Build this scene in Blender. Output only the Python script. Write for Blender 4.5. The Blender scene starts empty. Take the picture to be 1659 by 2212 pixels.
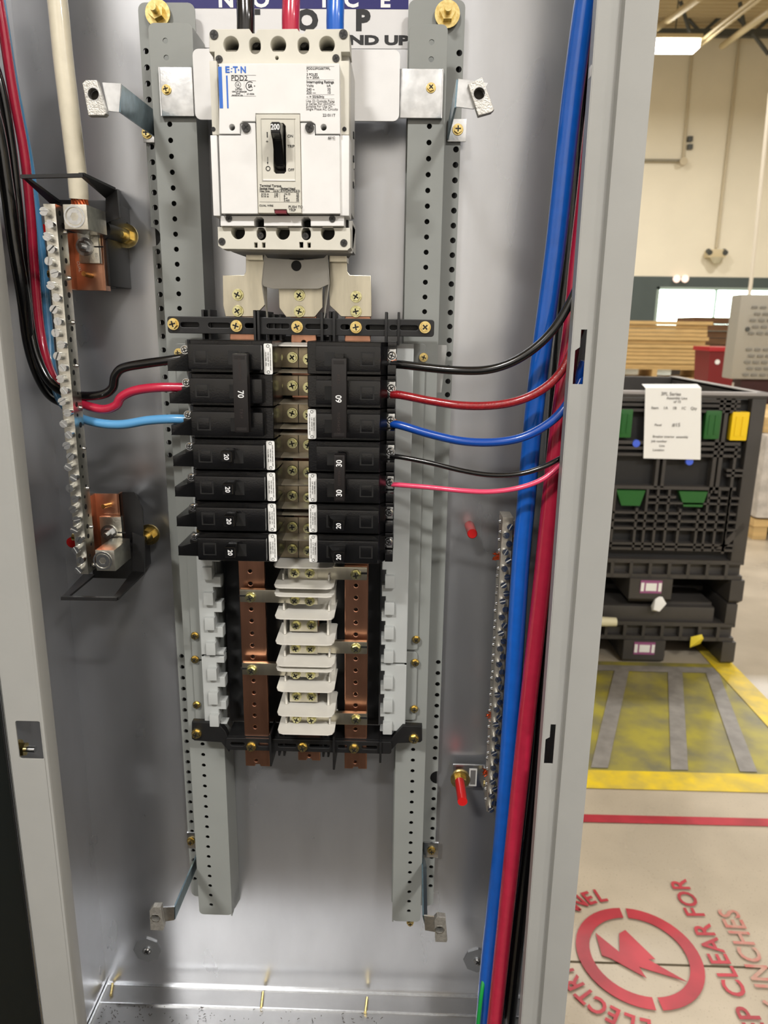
import bpy, bmesh, math, random
from mathutils import Vector, Matrix
random.seed(7)
# ---------------------------------------------------------------- camera
F, CX, CY = 1582.0, 829.5, 1106.0
CAM = Vector((0, -.733, 1.5))
_dn = Vector((742 - CX, 7350 - CY, F)).normalized()
_fw = Vector((42.0, -(_dn[0] * 42 + _dn[2] * F) / _dn[1], F)).normalized()
_rt = _dn.cross(_fw)
R = Matrix((_rt, _fw, -_dn))                     # camera axes (x right, y down, z ahead) -> world
sc = bpy.context.scene
cd = bpy.data.cameras.new('camera'); cam = bpy.data.objects.new('camera', cd)
sc.collection.objects.link(cam); sc.camera = cam
cr, cu, cb = R @ Vector((1, 0, 0)), R @ Vector((0, -1, 0)), R @ Vector((0, 0, -1))
cam.matrix_world = Matrix(((cr[0], cu[0], cb[0], CAM[0]), (cr[1], cu[1], cb[1], CAM[1]), (cr[2], cu[2], cb[2], CAM[2]), (0, 0, 0, 1)))
cd.sensor_fit = 'HORIZONTAL'; cd.sensor_width = 36; cd.lens = F / 1659 * 36
cd.clip_start = .01; cd.clip_end = 200
cd.dof.use_dof = True; cd.dof.focus_distance = .64; cd.dof.aperture_fstop = cd.lens / 2.1
# ---------------------------------------------------------------- world, lamps, exposure
w = bpy.data.worlds.new('world'); sc.world = w; w.use_nodes = True
w.node_tree.nodes['Background'].inputs[0].default_value = (.80, .82, .86, 1)
w.node_tree.nodes['Background'].inputs[1].default_value = .25
def area(name, loc, target, sx, sy, power, col=(1, .972, .94)):
    l = bpy.data.lights.new(name, 'AREA'); l.shape = 'RECTANGLE'; l.size = sx; l.size_y = sy
    l.energy = power; l.color = col
    o = bpy.data.objects.new(name, l); sc.collection.objects.link(o); o.location = loc
    o.rotation_euler = (Vector(target) - Vector(loc)).to_track_quat('-Z', 'Y').to_euler()
    return o
KEYS = [((-1.7, -4.0, 5.0), 1.0, .35, 78), ((2.2, -3.6, 5.0), 1.0, .35, 62)]
for k, (p, sx, sy, e) in enumerate(KEYS):
    area('high_bay_lamp', p, (0, 0, 1.2), sx, sy, e)
for x in (-4, 4, 12):
    for y in (-9, 5, 13, 22):
        area('bay_lamp', (x + .5, y, 9.6), (x + .5, y, 0), 1.3, .5, 760 if y < 0 else 620 if y > 20 else 380)
sc.view_settings.view_transform = 'Standard'; sc.view_settings.look = 'None'
sc.view_settings.exposure = 0.0; sc.view_settings.gamma = 1; sc.view_settings.use_curve_mapping = False
sc.cycles.caustics_reflective = False; sc.cycles.caustics_refractive = False
# ---------------------------------------------------------------- helpers
def ray(x, y): return R @ Vector((x - CX, y - CY, F))
def P(x, y, d):                                   # point seen at pixel x,y lying d in front of the back panel (Y = -d)
    r = ray(x, y); return CAM + r * ((-d - CAM[1]) / r[1])
def G(x, y, z=0):
    r = ray(x, y); return CAM + r * ((z - CAM[2]) / r[2])
def X(x, y, d): return P(x, y, d)[0]
def Z(x, y, d): return P(x, y, d)[2]
WP = {}
def put(o, loc, parent):
    o.location = loc; WP[o.name] = Vector(loc)
    if parent:
        o.parent = parent; o.matrix_parent_inverse = Matrix.Translation(-WP[parent.name])
    return o
def tag(o, label=None, cat=None, group=None, kind=None):
    if label: o['label'] = label
    if cat: o['category'] = cat
    if group: o['group'] = group
    if kind: o['kind'] = kind
    return o
def thing(name, loc, label, cat, group=None):
    o = bpy.data.objects.new(name, None); sc.collection.objects.link(o); o.empty_display_size = .02
    put(o, Vector(loc), None); return tag(o, label, cat, group)
def circ(cx, cz, r, n=14, sq=1.0):
    return [(cx + r * math.cos(2 * math.pi * i / n), cz + r * sq * math.sin(2 * math.pi * i / n)) for i in range(n)]
def rrect(x0, x1, z0, z1, r=.002, n=4):
    p = []
    for (cx, cz, a) in ((x1 - r, z1 - r, 0), (x0 + r, z1 - r, 90), (x0 + r, z0 + r, 180), (x1 - r, z0 + r, 270)):
        for i in range(n + 1):
            t = math.radians(a + 90 * i / n); p.append((cx + r * math.cos(t), cz + r * math.sin(t)))
    return p
def px(pts, d): return [(P(x, y, d)[0], P(x, y, d)[2]) for x, y in pts]
def spline(pts, k=8):
    pts = [Vector(p) for p in pts]
    if len(pts) < 3: return pts
    q = [pts[0] * 2 - pts[1]] + pts + [pts[-1] * 2 - pts[-2]]; out = []
    for i in range(1, len(q) - 2):
        a, b, c, e = q[i - 1:i + 3]
        for j in range(k):
            t = j / k
            out.append(.5 * ((2 * b) + (c - a) * t + (2 * a - 5 * b + 4 * c - e) * t * t + (3 * b - a - 3 * c + e) * t ** 3))
    out.append(pts[-1]); return out
SWAP = Matrix(((1, 0, 0, 0), (0, 0, -1, 0), (0, 1, 0, 0), (0, 0, 0, 1)))   # xy plane -> xz plane facing -Y
class MB:
    def __init__(s): s.bm = bmesh.new()
    def box(s, x0, x1, z0, z1, d0, d1, bev=0, seg=2):
        x0, x1 = sorted((x0, x1)); z0, z1 = sorted((z0, z1)); d0, d1 = sorted((d0, d1))
        m = Matrix.Translation(((x0 + x1) / 2, -(d0 + d1) / 2, (z0 + z1) / 2)) @ Matrix.Diagonal((x1 - x0, d1 - d0, z1 - z0, 1))
        g = bmesh.ops.create_cube(s.bm, size=1, matrix=m)
        if bev:
            ed = list({e for v in g['verts'] for e in v.link_edges})
            bmesh.ops.bevel(s.bm, geom=ed, offset=bev, segments=seg, profile=.7, affect='EDGES', clamp_overlap=True)
        return s
    def pbox(s, x0, y0, x1, y1, d0, d1, bev=0):    # front face given by its seen corners
        a, b = P(x0, y0, d1), P(x1, y1, d1)
        return s.box(a[0], b[0], b[2], a[2], d0, d1, bev)
    def mesh(s, me, mat=None):
        t = bmesh.new(); t.from_mesh(me)
        if mat is not None: t.transform(mat)
        tm = bpy.data.meshes.new('t'); t.to_mesh(tm); t.free(); s.bm.from_mesh(tm); bpy.data.meshes.remove(tm); return s
    def plate(s, loops, d0, d1, bev=0, M4=None):   # loops of (x, z): outline and holes
        cu = bpy.data.curves.new('c', 'CURVE'); cu.dimensions = '2D'; cu.fill_mode = 'BOTH'
        cu.extrude = max((d1 - d0) / 2 - bev, 0); cu.bevel_depth = bev; cu.bevel_resolution = 1; cu.offset = -bev
        for lp in loops:
            sp = cu.splines.new('POLY'); sp.points.add(len(lp) - 1); sp.use_cyclic_u = True
            for i, (x, z) in enumerate(lp): sp.points[i].co = (x, z, 0, 1)
        o = bpy.data.objects.new('c', cu); me = bpy.data.meshes.new_from_object(o)
        s.mesh(me, M4 if M4 is not None else Matrix.Translation((0, -(d0 + d1) / 2, 0)) @ SWAP)
        bpy.data.objects.remove(o); bpy.data.curves.remove(cu); bpy.data.meshes.remove(me); return s
    def text(s, t, x, z, d, size, rot=0, sx=1, align='LEFT', bold=0, M4=None, th=.00012, sp=1):
        cu = bpy.data.curves.new('t', 'FONT'); cu.body = t; cu.size = size; cu.extrude = th; cu.align_x = align; cu.offset = bold
        cu.space_character = sp; cu.resolution_u = 3; cu.align_y = 'CENTER'
        o = bpy.data.objects.new('t', cu); me = bpy.data.meshes.new_from_object(o)
        m = (M4 if M4 is not None else Matrix.Translation((x, -d, z)) @ SWAP) @ Matrix.Rotation(math.radians(rot), 4, 'Z') @ Matrix.Diagonal((sx, 1, 1, 1))
        s.mesh(me, m); bpy.data.objects.remove(o); bpy.data.curves.remove(cu); bpy.data.meshes.remove(me); return s
    def cyl(s, a, b, r, r2=None, n=16):
        a, b = Vector(a), Vector(b); v = b - a
        m = Matrix.Translation((a + b) / 2) @ v.to_track_quat('Z', 'Y').to_matrix().to_4x4()
        bmesh.ops.create_cone(s.bm, cap_ends=True, segments=n, radius1=r, radius2=r if r2 is None else r2, depth=v.length, matrix=m); return s
    def tube(s, pts, r, n=12, k=8, smooth=True):
        pts = spline(pts, k) if smooth else [Vector(p) for p in pts]
        rings = []; up = None
        for i, p in enumerate(pts):
            t = (pts[min(i + 1, len(pts) - 1)] - pts[max(i - 1, 0)]).normalized()
            if up is None: up = t.orthogonal().normalized()
            up = (up - t * up.dot(t)).normalized(); b = t.cross(up)
            rr = r[i] if isinstance(r, list) else r
            rings.append([s.bm.verts.new(p + (up * math.cos(2 * math.pi * j / n) + b * math.sin(2 * math.pi * j / n)) * rr) for j in range(n)])
        for a, b in zip(rings, rings[1:]):
            for j in range(n): s.bm.faces.new((a[j], a[(j + 1) % n], b[(j + 1) % n], b[j]))
        s.bm.faces.new(rings[0][::-1]); s.bm.faces.new(rings[-1]); return s
    def hull(s, pts):                               # convex solid through points
        vs = [s.bm.verts.new(Vector(p)) for p in pts]
        r = bmesh.ops.convex_hull(s.bm, input=vs)
        bmesh.ops.delete(s.bm, geom=[v for v in r['geom_unused'] if isinstance(v, bmesh.types.BMVert) and v.is_valid], context='VERTS'); return s
    def slab(s, pts, th):                           # flat or folded sheet corner points, thickened along its normal
        pts = [Vector(p) for p in pts]; n = (pts[1] - pts[0]).cross(pts[2] - pts[0]).normalized() * th / 2
        return s.hull([p + n for p in pts] + [p - n for p in pts])
    def prismx(s, prof, x0, x1):                    # profile (d, z) swept along X
        a = [s.bm.verts.new((x0, -d, z)) for d, z in prof]; b = [s.bm.verts.new((x1, -d, z)) for d, z in prof]
        n = len(prof); s.bm.faces.new(a); s.bm.faces.new(b[::-1])
        for i in range(n): s.bm.faces.new((a[i], b[i], b[(i + 1) % n], a[(i + 1) % n]))
        return s
    def prismz(s, prof, z0, z1):                    # profile (x, d) swept along Z
        a = [s.bm.verts.new((x, -d, z0)) for x, d in prof]; b = [s.bm.verts.new((x, -d, z1)) for x, d in prof]
        n = len(prof); s.bm.faces.new(a); s.bm.faces.new(b[::-1])
        for i in range(n): s.bm.faces.new((a[i], b[i], b[(i + 1) % n], a[(i + 1) % n]))
        return s
    def build(s, name, mat, parent=None, centre=True, smooth=35):
        bmesh.ops.recalc_face_normals(s.bm, faces=s.bm.faces)
        vs = [v.co for v in s.bm.verts]
        lo = Vector([min(v[i] for v in vs) for i in range(3)]); hi = Vector([max(v[i] for v in vs) for i in range(3)])
        c = (lo + hi) / 2
        if not centre: c = Vector((0, 0, 0))
        bmesh.ops.translate(s.bm, verts=s.bm.verts, vec=-c)
        me = bpy.data.meshes.new(name); s.bm.to_mesh(me); s.bm.free()
        me.polygons.foreach_set('use_smooth', [True] * len(me.polygons)); me.set_sharp_from_angle(angle=math.radians(smooth))
        me.materials.append(mat)
        o = bpy.data.objects.new(name, me); sc.collection.objects.link(o); return put(o, c, parent)
def inst(src, name, loc, parent, rot=(0, 0, 0), s=1):
    o = bpy.data.objects.new(name, src); sc.collection.objects.link(o); put(o, Vector(loc), parent)
    o.rotation_euler = rot; o.scale = (s, s, s) if not isinstance(s, tuple) else s; return o
def lin(c):
    return tuple((v / 12.92 if v <= .04045 else ((v + .055) / 1.055) ** 2.4) for v in (c[0] / 255, c[1] / 255, c[2] / 255))
def MT(name, rgb, rough=.5, metal=0, var=0, vs=40, bump=0, bs=200, coat=0, stretch=(1, 1, 1), rvar=0, rgb2=None, emit=0):
    m = bpy.data.materials.new(name); m.use_nodes = True; nt = m.node_tree; b = nt.nodes['Principled BSDF']
    c = lin(rgb); b.inputs['Base Color'].default_value = (*c, 1); b.inputs['Roughness'].default_value = rough
    b.inputs['Metallic'].default_value = metal; b.inputs['Coat Weight'].default_value = coat; b.inputs['Coat Roughness'].default_value = .08
    if emit: b.inputs['Emission Color'].default_value = (*c, 1); b.inputs['Emission Strength'].default_value = emit
    if var or bump or rvar:
        g = nt.nodes.new('ShaderNodeNewGeometry'); mp = nt.nodes.new('ShaderNodeMapping'); mp.inputs['Scale'].default_value = stretch
        nt.links.new(g.outputs['Position'], mp.inputs['Vector'])
    def noise(scale, det=4):
        n = nt.nodes.new('ShaderNodeTexNoise'); n.inputs['Scale'].default_value = scale; n.inputs['Detail'].default_value = det
        nt.links.new(mp.outputs[0], n.inputs['Vector']); return n
    if var or rvar:
        n = noise(vs)
    if var:
        cr = nt.nodes.new('ShaderNodeValToRGB'); c2 = lin(rgb2) if rgb2 else tuple(v * (1 - var) for v in c)
        cr.color_ramp.elements[0].position = .35; cr.color_ramp.elements[1].position = .65
        cr.color_ramp.elements[0].color = (*c2, 1); cr.color_ramp.elements[1].color = (*c, 1) if rgb2 else (*[min(v * (1 + var), 1) for v in c], 1)
        nt.links.new(n.outputs[0], cr.inputs[0]); nt.links.new(cr.outputs[0], b.inputs['Base Color'])
    if rvar:
        mr = nt.nodes.new('ShaderNodeMapRange'); mr.inputs[3].default_value = rough - rvar; mr.inputs[4].default_value = rough + rvar
        nt.links.new(n.outputs[0], mr.inputs[0]); nt.links.new(mr.outputs[0], b.inputs['Roughness'])
    if bump:
        n2 = noise(bs, 3); bp = nt.nodes.new('ShaderNodeBump'); bp.inputs['Strength'].default_value = bump; bp.inputs['Distance'].default_value = .001
        nt.links.new(n2.outputs[0], bp.inputs['Height']); nt.links.new(bp.outputs[0], b.inputs['Normal'])
    return m
galv = MT('galvanized steel', (198, 200, 204), .285, .84, .07, 16, 0, 500, rvar=.04, stretch=(1, 1, .35))
galvb = MT('galvanized bottom steel', (150, 150, 150), .42, 1, .07, 16, .05, 500)
zinc = MT('zinc plate', (214, 216, 218), .26, 1, .12, 120, .1, 300)
nutm = MT('cast zinc nut', (190, 188, 182), .48, .85, .15, 300, .5, 900)
grey = MT('grey enamel', (141, 144, 140), .38, 0, .02, 30, .03, 400)
greyl = MT('light grey enamel', (160, 160, 156), .36, 0, .02, 20, .03, 400)
greyp = MT('light grey plastic', (172, 175, 173), .45, 0, .02, 40)
white = MT('white plastic', (228, 227, 225), .42, 0, .02, 60)
cream = MT('off white terminal plastic', (208, 205, 193), .45, 0, .03, 60)
shroud = MT('white insulator plastic', (212, 209, 200), .3, 0, .03, 60)
blk = MT('black phenolic', (13, 13, 14), .2, 0, .25, 90, .08, 700)
blkm = MT('black support plastic', (17, 17, 18), .5, 0, .2, 80, .05, 500)
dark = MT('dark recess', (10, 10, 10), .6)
pan = MT('dark base insulation sheet', (36, 36, 37), .22, 0)
brass = MT('yellow zinc', (240, 222, 158), .25, 1, .2, 300, rgb2=(216, 188, 118))
green_brass = MT('yellow chromate', (228, 224, 178), .25, 1, .2, 400, rgb2=(194, 190, 138))
steel = MT('bright steel', (205, 207, 208), .2, 1, .1, 300)
tin_shaded = MT('shade toned tin plate', (150, 138, 116), .3, 1, .15, 120); tin = MT('tin plated bar', (205, 199, 180), .3, 1, .12, 90, .1, 300, stretch=(1, 1, .2))  # first tin is darkened to carry the shade between the breaker rows
copper = MT('copper bar', (198, 146, 120), .3, 1, .16, 60, .08, 300, stretch=(1, 1, .2))
copper_w = MT('copper strands', (214, 118, 78), .3, 1)
alu = MT('tin plated lug', (206, 203, 192), .28, 1, .1, 200, .12, 500)
c_black = MT('black cable', (12, 12, 13), .22, coat=.6); c_red = MT('red cable', (184, 38, 66), .25, 0, .05, 120, coat=.5)
c_dred = MT('dark red wire', (142, 22, 30), .22, 0, .15, 400, .3, 900, coat=.6); c_pink = MT('pink wire', (226, 72, 108), .28, coat=.4)
c_blue = MT('blue cable', (20, 96, 196), .28, 0, .05, 100, coat=.5); c_dblue = MT('deep blue wire', (14, 70, 160), .25, coat=.5)
c_lblue = MT('light blue wire', (92, 158, 208), .3, coat=.4); c_white = MT('white cable', (214, 206, 184), .3, 0, .04, 80, coat=.5)
c_green = MT('green wire', (20, 150, 66), .35, coat=.3)
red_p = MT('red vinyl', (206, 30, 30), .3); blks = MT('charcoal screw', (58, 57, 56), .35, .3); ink = MT('black print', (26, 26, 28), .6); inkg = MT('grey print', (120, 118, 116), .6)
ink_b = MT('blue print', (38, 104, 198), .5); ink_w = MT('white print', (236, 236, 236), .5); paper = MT('white label paper', (236, 236, 232), .5)
blue_s = MT('sign blue', (22, 19, 100), .3); sign_w = MT('sign white vinyl', (222, 221, 220), .25, 0, 0, 60, .3, 60)
emb = MT('moulded lettering', (52, 40, 38), .4)
# ---------------------------------------------------------------- shared fasteners (origin at seat, facing -Y)
def fast(kind):
    b = MB(); r = 1
    if kind == 'hex':                               # washer head, hex, cross recess
        b.cyl((0, 0, 0), (0, -.28, 0), 1.25, 1.18, 24); b.cyl((0, -.28, 0), (0, -1.0, 0), 1.0, .92, 6)
    if kind == 'pan':
        b.cyl((0, 0, 0), (0, -.35, 0), 1.2, 1.2, 24); b.cyl((0, -.35, 0), (0, -.6, 0), 1.0, .7, 20)
    if kind == 'slot':
        b.cyl((0, 0, 0), (0, -1.5, 0), .95, .95, 16); 
        for s_ in (1, -1): b.plate([[(s_ * (.18 + .8 * math.sin(math.pi * i / 12)) if 0 < i < 12 else s_ * .18, .95 * math.cos(math.pi * i / 12)) for i in range(13)]], 1.5, 1.95)
    if kind == 'black':
        b.cyl((0, 0, 0), (0, -.5, 0), 1, .95, 20)
    if kind == 'cross':
        b.box(-.62, .62, -.14, .14, 0, .06); b.box(-.14, .14, -.62, .62, 0, .06)
    if kind == 'nut':
        b.cyl((0, 0, 0), (0, -.35, 0), 1.75, 1.75, 24); b.cyl((0, -.35, 0), (0, -1.4, 0), 1.15, 1.1, 6); b.cyl((0, -1.4, 0), (0, -2.6, 0), .55, .5, 14)
    o = b.build('tmp', brass, centre=False); me = o.data; bpy.data.objects.remove(o); me.name = kind + ' fastener'; return me
FM = {}
def fastener(kind, mat):
    if (kind, mat.name) not in FM:
        me = fast(kind); me.materials.clear(); me.materials.append(mat); FM[(kind, mat.name)] = me
    return FM[(kind, mat.name)]
def screw(name, p, r, parent, kind='hex', mat=None, cross=True, rot=None):
    a = random.uniform(0, 3) if rot is None else rot
    o = inst(fastener(kind, mat or brass), name, p, parent, (0, a, 0), r)
    if cross and kind in ('hex', 'pan', 'black'):
        h = {'hex': 1.0, 'pan': .6, 'black': .5}[kind] * r
        c = inst(fastener('cross', dark), 'cross_recess', Vector(p) + Vector((0, -h, 0)), o, (0, 0, 0), 1)
        c.parent = o; c.matrix_parent_inverse = Matrix(); c.location = (0, -h / r, 0)
    return o
# ================================================================ ROOM
concrete = MT('polished concrete', (172, 161, 142), .3, 0, .12, 3, .05, 60, rvar=.1)
nt = concrete.node_tree                              # small aggregate specks
b_ = nt.nodes['Principled BSDF']; src = b_.inputs['Base Color'].links[0].from_socket
vo = nt.nodes.new('ShaderNodeTexNoise'); vo.inputs['Scale'].default_value = 210; vo.inputs['Detail'].default_value = 2
g_ = nt.nodes.new('ShaderNodeNewGeometry'); nt.links.new(g_.outputs['Position'], vo.inputs['Vector'])
rp = nt.nodes.new('ShaderNodeValToRGB'); rp.color_ramp.elements[0].position = .29; rp.color_ramp.elements[0].color = (.35, .33, .3, 1); rp.color_ramp.elements[1].position = .36; rp.color_ramp.elements[1].color = (1, 1, 1, 1)
mx = nt.nodes.new('ShaderNodeMixRGB'); mx.blend_type = 'MULTIPLY'; mx.inputs[0].default_value = .5
nt.links.new(vo.outputs[0], rp.inputs[0]); nt.links.new(src, mx.inputs[1]); nt.links.new(rp.outputs[0], mx.inputs[2]); nt.links.new(mx.outputs[0], b_.inputs['Base Color'])
wallw = MT('painted white block wall', (232, 224, 202), .7, 0, .03, .6); wallt = MT('dark teal paint', (72, 82, 80), .6, 0, .05, 1)
wallf = MT('neutral painted wall', (232, 232, 232), .7, 0, .03, .6); deck = MT('corrugated roof deck', (196, 178, 140), .6)
def rbox(name, x0, x1, y0, y1, z0, z1, m, kind='structure'):
    return tag(MB().box(x0, x1, z0, z1, -y1, -y0).build(name, m), kind=kind)
rbox('floor', -12, 22, -14, 30, -.1, 0, concrete)
def wall(name, x0, x1, y0, y1, hole=None):
    return [rbox(name, x0, x1, y0, y1, 0, 12.3, wallw)]
wb = MB()
wx0, wx1, wz0, wz1 = 10.05, 14.9, 1.5, 3.18
for (a, b, c, d) in ((-12, wx0, 0, 12.3), (wx1, 22, 0, 12.3), (wx0, wx1, wz1, 12.3), (wx0, wx1, 0, wz0)): wb.box(a, b, c, d, -30.3, -30)
tag(wb.build('wall_back', wallw), kind='structure')
wt = MB()
for (a, b, c, d) in ((-12, wx0, 0, 3.57), (wx1, 21.9, 0, 3.57), (wx0, wx1, wz1, 3.57), (wx0, wx1, 0, wz0)): wt.box(a, b, c, d, -30, -29.97)
tag(wt.build('trim_1', wallt), kind='structure')
rbox('wall_left', -12.2, -12, -14, 30, 0, 12.3, wallf); rbox('wall_right', 22, 22.2, -14, 30, 0, 12.3, wallw)
rbox('wall_front', -12, 22, -14.2, -14, 0, 12.3, wallf)
wn = MB().box(wx0, wx0 + .12, wz0, wz1, -30.15, -29.95).box(wx1 - .12, wx1, wz0, wz1, -30.15, -29.95).box(wx0, wx1, wz1 - .1, wz1, -30.15, -29.95).box(wx0, wx1, wz0, wz0 + .1, -30.15, -29.95).box(12.4, 12.47, wz0, wz1, -30.15, -29.98)
wno = tag(wn.build('window_1', MT('window frame', (150, 165, 155), .5)), kind='structure')
MB().box(wx0, wx1, wz0, wz1, -30.25, -30.2).build('daylight_pane', MT('daylit glass', (236, 255, 246), .5, emit=6), wno)
cl = MB(); n = 90
prof = []
for i in range(int(44 / .3)):                        # corrugated deck, ribs along X
    y = -14 + i * .3; prof += [(-y, 12.3), (-(y + .12), 12.3), (-(y + .15), 12.2), (-(y + .27), 12.2)]
prof += [(-30, 12.5), (14, 12.5)]
tag(cl.prismx(prof, -12, 22).build('ceiling', deck), kind='structure')
# roof steel
steelp = MT('dark roof steel', (74, 76, 72), .5); steelw = MT('pale painted steel', (206, 190, 152), .5)
def B(x, y, Y):
    r = ray(x, y); return CAM + r * ((Y - CAM[1]) / r[1])
jt = thing('roof_truss', (14, 29, 11.6), 'dark horizontal roof truss with slanting web bars running across the far wall', 'truss')
z0 = B(1500, 72, 29)[2]; z1 = B(1500, 36, 29)[2] + .25
MB().box(4, 21, z0 - .12, z0 + .12, -29.1, -28.9).build('bottom_chord', steelp, jt)
MB().box(4, 21, z1 - .05, z1 + .1, -29.1, -28.9).build('top_chord', steelw, jt)
for i in range(9):
    MB().cyl((5 + i * 1.8, 29, z0), (5.9 + i * 1.8, 29, z1), .06).cyl((5.9 + i * 1.8, 29, z1), (6.8 + i * 1.8, 29, z0), .06).build('web_bar', steelp, jt)
for k, (a, b, r, lab) in enumerate([((1392, 170 - 90, 28), (1512, -6, 21), .10, 'pale sloping joist left of the twin pipes under the roof deck'),
                          ((1560, 100, 28), (1668, 20, 21), .10, 'pale sloping joist right of the twin pipes under the roof deck')]):
    tag(MB().cyl(B(*a), B(*b), r).build('roof_joist', steelw), lab, 'joist')
for k, (o1, lab) in enumerate(((0, 'upper pipe of the twin pale pipes crossing under the roof deck'), (9, 'lower pipe of the twin pale pipes crossing under the roof deck'))):
    tag(MB().cyl(B(1488 + o1, 108 + o1 * .4, 27), B(1650 + o1, -20 + o1 * .4, 20), .05).build('sprinkler_pipe', steelw), lab, 'pipe')
for a, b, lab in (((1470, 3), (1490, 70), 'short dark brace above the glowing high bay lamp'), ((1598, 5), (1610, 70), 'dark brace beside the right joist under the roof'), ((1626, 72), (1660, 118), 'dark brace sloping down to the right edge under the roof')):
    tag(MB().cyl(B(*a, 26), B(*b, 26), .06).build('roof_brace', steelp), lab, 'brace')
# lit high bay fixtures
fx = thing('high_bay_light', B(1456, 97, 25), 'glowing white rectangular high bay lamp under the roof beside the enclosure edge', 'lamp')
c = B(1456, 97, 25)
MB().box(c[0] - .75, c[0] + .75, c[2] + .08, c[2] + .2, -25.35, -24.65, .02).build('housing', steelw, fx)
MB().box(c[0] - .7, c[0] + .7, c[2] - .16, c[2] + .08, -25.3, -24.7, .03).build('diffuser', MT('lamp diffuser', (255, 250, 235), .5, emit=14), fx)
MB().cyl((c[0], 25, c[2] + .2), (c[0], 25, 12.25), .02).build('hanger', steelp, fx)
# wall fittings
cond = MT('pale conduit', (196, 184, 156), .5)
tag(MB().tube([B(1497, 88, 29.9), B(1476, 345, 29.9)], .05, smooth=False).build('wall_conduit', cond), 'thin vertical conduit on the white wall ending at the round junction', 'conduit')
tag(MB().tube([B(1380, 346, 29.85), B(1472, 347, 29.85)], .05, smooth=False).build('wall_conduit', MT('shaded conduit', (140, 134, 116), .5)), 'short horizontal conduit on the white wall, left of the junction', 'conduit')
tag(MB().cyl(B(1477, 348, 29.6), B(1477, 348, 29.95), .14).build('junction_box', cond), 'round junction where two wall conduits meet', 'junction box')
tag(MB().tube([B(1598, 82, 29.9), B(1548, 535, 29.9)], .05, smooth=False).build('wall_conduit', cond), 'long vertical conduit dropping to the two headed emergency light', 'conduit')
el = thing('emergency_light', B(1547, 550, 29.8), 'cream two headed emergency light on the white wall above the window', 'light')
a = B(1547, 548, 29.7); MB().box(a[0] - .35, a[0] + .35, a[2] - .15, a[2] + .15, -30, -29.6, .05).build('housing', steelw, el)
MB().cyl((a[0], 29.6, a[2] - .15), (a[0], 29.6, a[2] - .35), .25, .12).build('lamp_shade', cond, el)
for s_ in (-1, 1): MB().cyl((a[0] + s_ * .3, 29.55, a[2] + .02), (a[0] + s_ * .3, 29.75, a[2] + .1), .1).build('lamp_head', steelp, el)
for x_, lab in ((1462, 'left of two small pale round lamps on the dark band above the window'), (1480, 'right of two small pale round lamps on the dark band above the window')):
    a = B(x_, 602, 29.8); tag(MB().cyl(a, a + Vector((0, .17, 0)), .15, .1).build('round_lamp', MT('pale pink glass', (255, 226, 214), .3, emit=.6)), lab, 'lamp')
for y_, lab in ((300, 'upper of two small dark blocks on the white wall'), (317, 'lower of two small dark blocks on the white wall')):
    a = B(1491, y_, 29.9); tag(MB().box(a[0] - .09, a[0] + .09, a[2] - .09, a[2] + .09, -30, -29.85, .02).build('wall_sensor', steelp), lab, 'sensor')
tag(MB().tube([B(1664, 200, 14), B(1622, 612, 14), B(1618, 640, 14)], .035, smooth=False).build('drop_pole', MT('white pole', (222, 214, 196), .4)), 'thin white pole coming down in front of the window to the grey machine', 'pole')
# floor paint --------------------------------------------------------------
yel = MT('worn yellow paint', (222, 192, 34), .4, 0, .3, 14, rgb2=(190, 168, 70)); yelb = MT('scuffed yellow paint', (160, 150, 60), .4, 0, .3, 7, rgb2=(116, 112, 84))
gst = MT('scuffed grey tape', (134, 130, 124), .4, 0, .15, 20); redp = MT('red floor paint', (162, 38, 50), .4, 0, .2, 9)
def fl(name, loops, m, lab, z=.001):
    return tag(MB().plate(loops, 0, .001, M4=Matrix.Translation((0, 0, z))).build(name, m), lab, 'floor marking')
fl('painted_floor_area', [[(.2, 1.55), (1.46, 1.55), (1.46, 2.43), (.2, 2.43)]], yelb, 'scuffed greenish yellow floor patch in front of the black bins')
fl('floor_stripe', [[(.2, 1.445), (3.2, 1.455), (3.2, 1.56), (.2, 1.55)]], yel, 'bright yellow floor stripe running across, nearest the red line', .003)
fl('floor_stripe', [[(1.455, 1.56), (1.56, 1.56), (1.56, 2.75), (1.455, 2.75)]], yel, 'yellow floor stripe running away past the right corner of the bins', .0035)
for k, (a, b, lab) in enumerate(((1.02, .72, 'leftmost slanting grey stripe on the scuffed yellow patch'), (1.26, 1.0, 'middle slanting grey stripe on the scuffed yellow patch'), (1.43, 1.24, 'rightmost slanting grey stripe on the scuffed yellow patch'))):
    fl('floor_tape', [[(b - .03, 1.565), (b + .03, 1.565), (min(a + .03, 1.453), 2.33), (a - .035, 2.33)]], gst, lab, .0045)
fl('floor_tape', [[(.3, 2.33), (1.45, 2.33), (1.45, 2.385), (.3, 2.385)]], gst, 'grey tape line crossing the yellow patch at the foot of the bins', .0045)
fl('floor_line', [[(.3, 1.268), (3, 1.288), (3, 1.325), (.3, 1.305)]], redp, 'long straight red line painted across the concrete floor', .003)
cj = MB().box(.3, 3, 0, .0012, -.7475, -.7425); tag(cj.build('floor_joint', MT('dark floor joint', (70, 60, 40), .8)), 'dark saw cut joint crossing the red warning circle', 'floor joint')
cc = (.611, .767)
fm = thing('warning_marking', (cc[0], cc[1], 0), 'red stencilled circle with lightning bolt and curved lettering on the floor', 'floor marking')
def FM4(x, y, rot, z=.0045): return Matrix.Translation((x, y, z)) @ Matrix.Rotation(math.radians(rot), 4, 'Z')
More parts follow.
